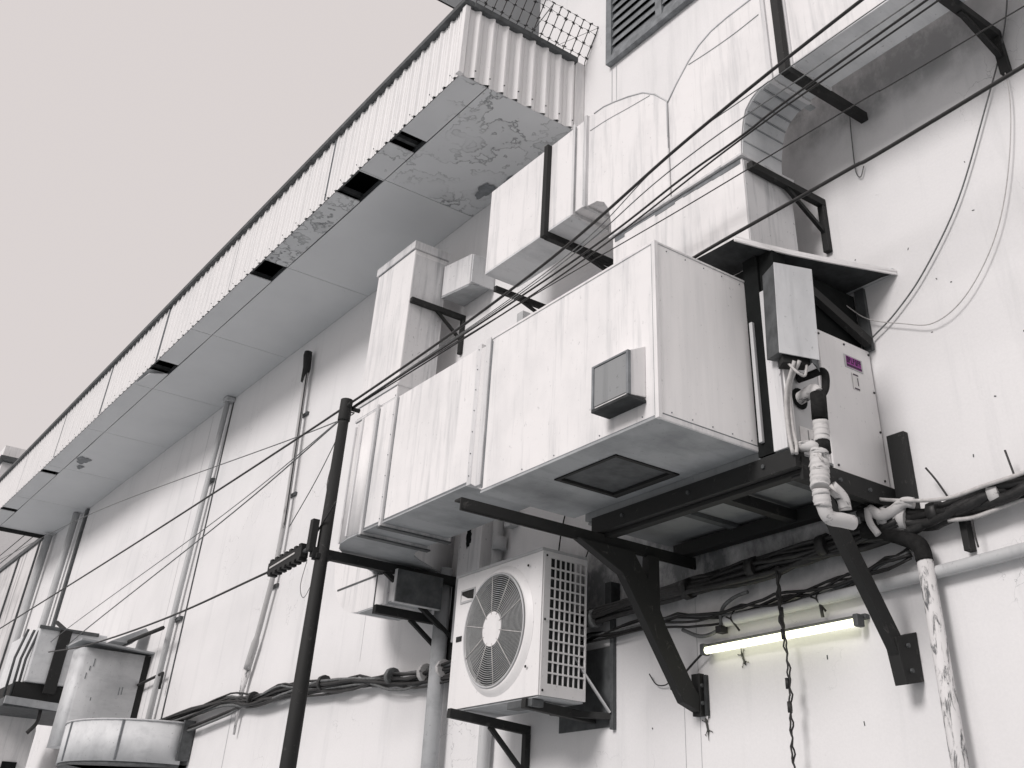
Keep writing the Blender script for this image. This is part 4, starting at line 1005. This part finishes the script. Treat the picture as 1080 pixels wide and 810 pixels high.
MB().box(18.65,20.7,.1,1.42,3.62,3.74).build('base_tray', M['darkgrey'], lu, .01)
MB().box(18.75,20.5,.2,1.30,3.745,3.975).build('fan_void', M['black'], lu)
for y in (1.25,1.32,1.41):
    MB().tube([(18.8,y,3.76),(18.8,y+.01,4.3),(18.8,y-.06,4.72)], .022, 6).build('rib', M['darkgrey'], lu)
MB().box(18.66,18.698,.72,.90,3.85,4.76).build('side_strip', M['black'], lu)
MB().box(18.67,18.698,.3,1.22,4.74,4.79).build('top_rim', M['darkgrey'], lu)
MB().bar((18.60,1.42,3.70),(18.60,.2,3.66),.06,.10).build('tray_edge', M['galv'], lu)
MB().tube(spline([(18.7,.85,3.62),(18.7,.85,3.45),(18.7,.95,3.3)],4), .03, 6).build('drain_stub', M['cable'], lu)
cd = thing('curved_duct', (21,.8,2.5), 'white duct with curved shoulder at the far left edge of the scene', 'duct')
o = [(20.2,0.5),(20.2,2.6)] + [(20.2+.0,3.0)] 
MB().prism([(.55,1.2),(.55,3.45)] + [(.9+.35*math.cos(math.radians(a)),3.45+.35*math.sin(math.radians(a))) for a in (180,150,120,90)] + [(2.0,3.8),(2.0,3.05),(.97,3.05),(.97,1.2)], 19.95, 21.3, 'x').build('shell', M['white'], cd)
MB().box(19.93,21.3,.70,.92,1.2,3.0).build('dark_mouth', M['dark'], cd)
line('stay_rod', [(21.9,.30,5.42),(20.9,.3,5.12),(19.95,.30,4.80)], .035, M['black'], 'short black rod leaning over the far left air conditioner', 'rod', 'stay rods')
line('stay_rod', [(17.73,.30,4.44),(16.6,.3,4.44),(15.42,.30,4.43)], .028, M['black'], 'short black rod leaning above the tall grey duct box', 'rod', 'stay rods')
m = MB().tube([(16.6,.1,3.85),(15.6,.1,3.90),(15.6,.1,3.7)], .02, 6)
single(m, 'wall_stay', M['black'], 'thin black stay from the grey duct box to the wall pipe', 'rod', (16,.1,3.9), 'stay rods')

m = MB()
for y, z, h in ((.78,4.06,.05),(.82,3.98,.03),(.85,3.88,.04),(.30,3.75,.05),(.34,3.74,.05),(.7,3.6,.02)): m.box(16.596,16.5995,y,y+.012,z-h,z+h)
m.build('dent_scuff', M['louver'], fl)
# ------------------------------------------------------------------ light
W = bpy.data.worlds.new('World'); S.world = W; W.use_nodes = True
nt = W.node_tree; bg = nt.nodes['Background']
sky = nt.nodes.new('ShaderNodeTexSky'); sky.sky_type = 'NISHITA'; sky.sun_disc = False
SUN = Vector((-.14,.82,.48)).normalized()      # towards the sun, behind the haze
sky.sun_elevation = math.asin(SUN.z); sky.sun_rotation = math.atan2(SUN.x, SUN.y)
mx = nt.nodes.new('ShaderNodeMix'); mx.data_type = 'RGBA'; mx.inputs[0].default_value = .97
nt.links.new(sky.outputs[0], mx.inputs[6]); mx.inputs[7].default_value = (7.25,6.70,6.57,1)   # closed cloud deck
nt.links.new(mx.outputs[2], bg.inputs['Color']); bg.inputs['Strength'].default_value = .10
sl_ = bpy.data.lights.new('sun', 'SUN'); sl_.energy = 2.2; sl_.angle = math.radians(18); sl_.color = (1,.95,.937)
so = bpy.data.objects.new('sun', sl_); COL.objects.link(so); so.location = (10,30,20)
so.rotation_euler = SUN.to_track_quat('Z','Y').to_euler()

# ------------------------------------------------------------------ camera
cam = bpy.data.cameras.new('camera'); co = bpy.data.objects.new('camera', cam); COL.objects.link(co)
rx = Vector((-.60219955,-.79759539,.03460184)); dn = Vector((.4425699,-.36959344,-.81702666)); fw = Vector((.66444532,-.47669936,.57556072))
co.matrix_world = Matrix(((rx.x,-dn.x,-fw.x,0),(rx.y,-dn.y,-fw.y,5.0),(rx.z,-dn.z,-fw.z,1.6),(0,0,0,1)))
cam.sensor_width = 36; cam.lens = 1068.94/1080*36
cam.shift_x = -(583.94-540)/1080; cam.shift_y = (188.79-405)/1080
cam.clip_start = .05; cam.clip_end = 1000
S.camera = co
S.render.resolution_x, S.render.resolution_y = 1024, 768
S.view_settings.view_transform = 'Standard'; S.view_settings.look = 'None'
S.view_settings.exposure = 0.0; S.view_settings.gamma = 1.0
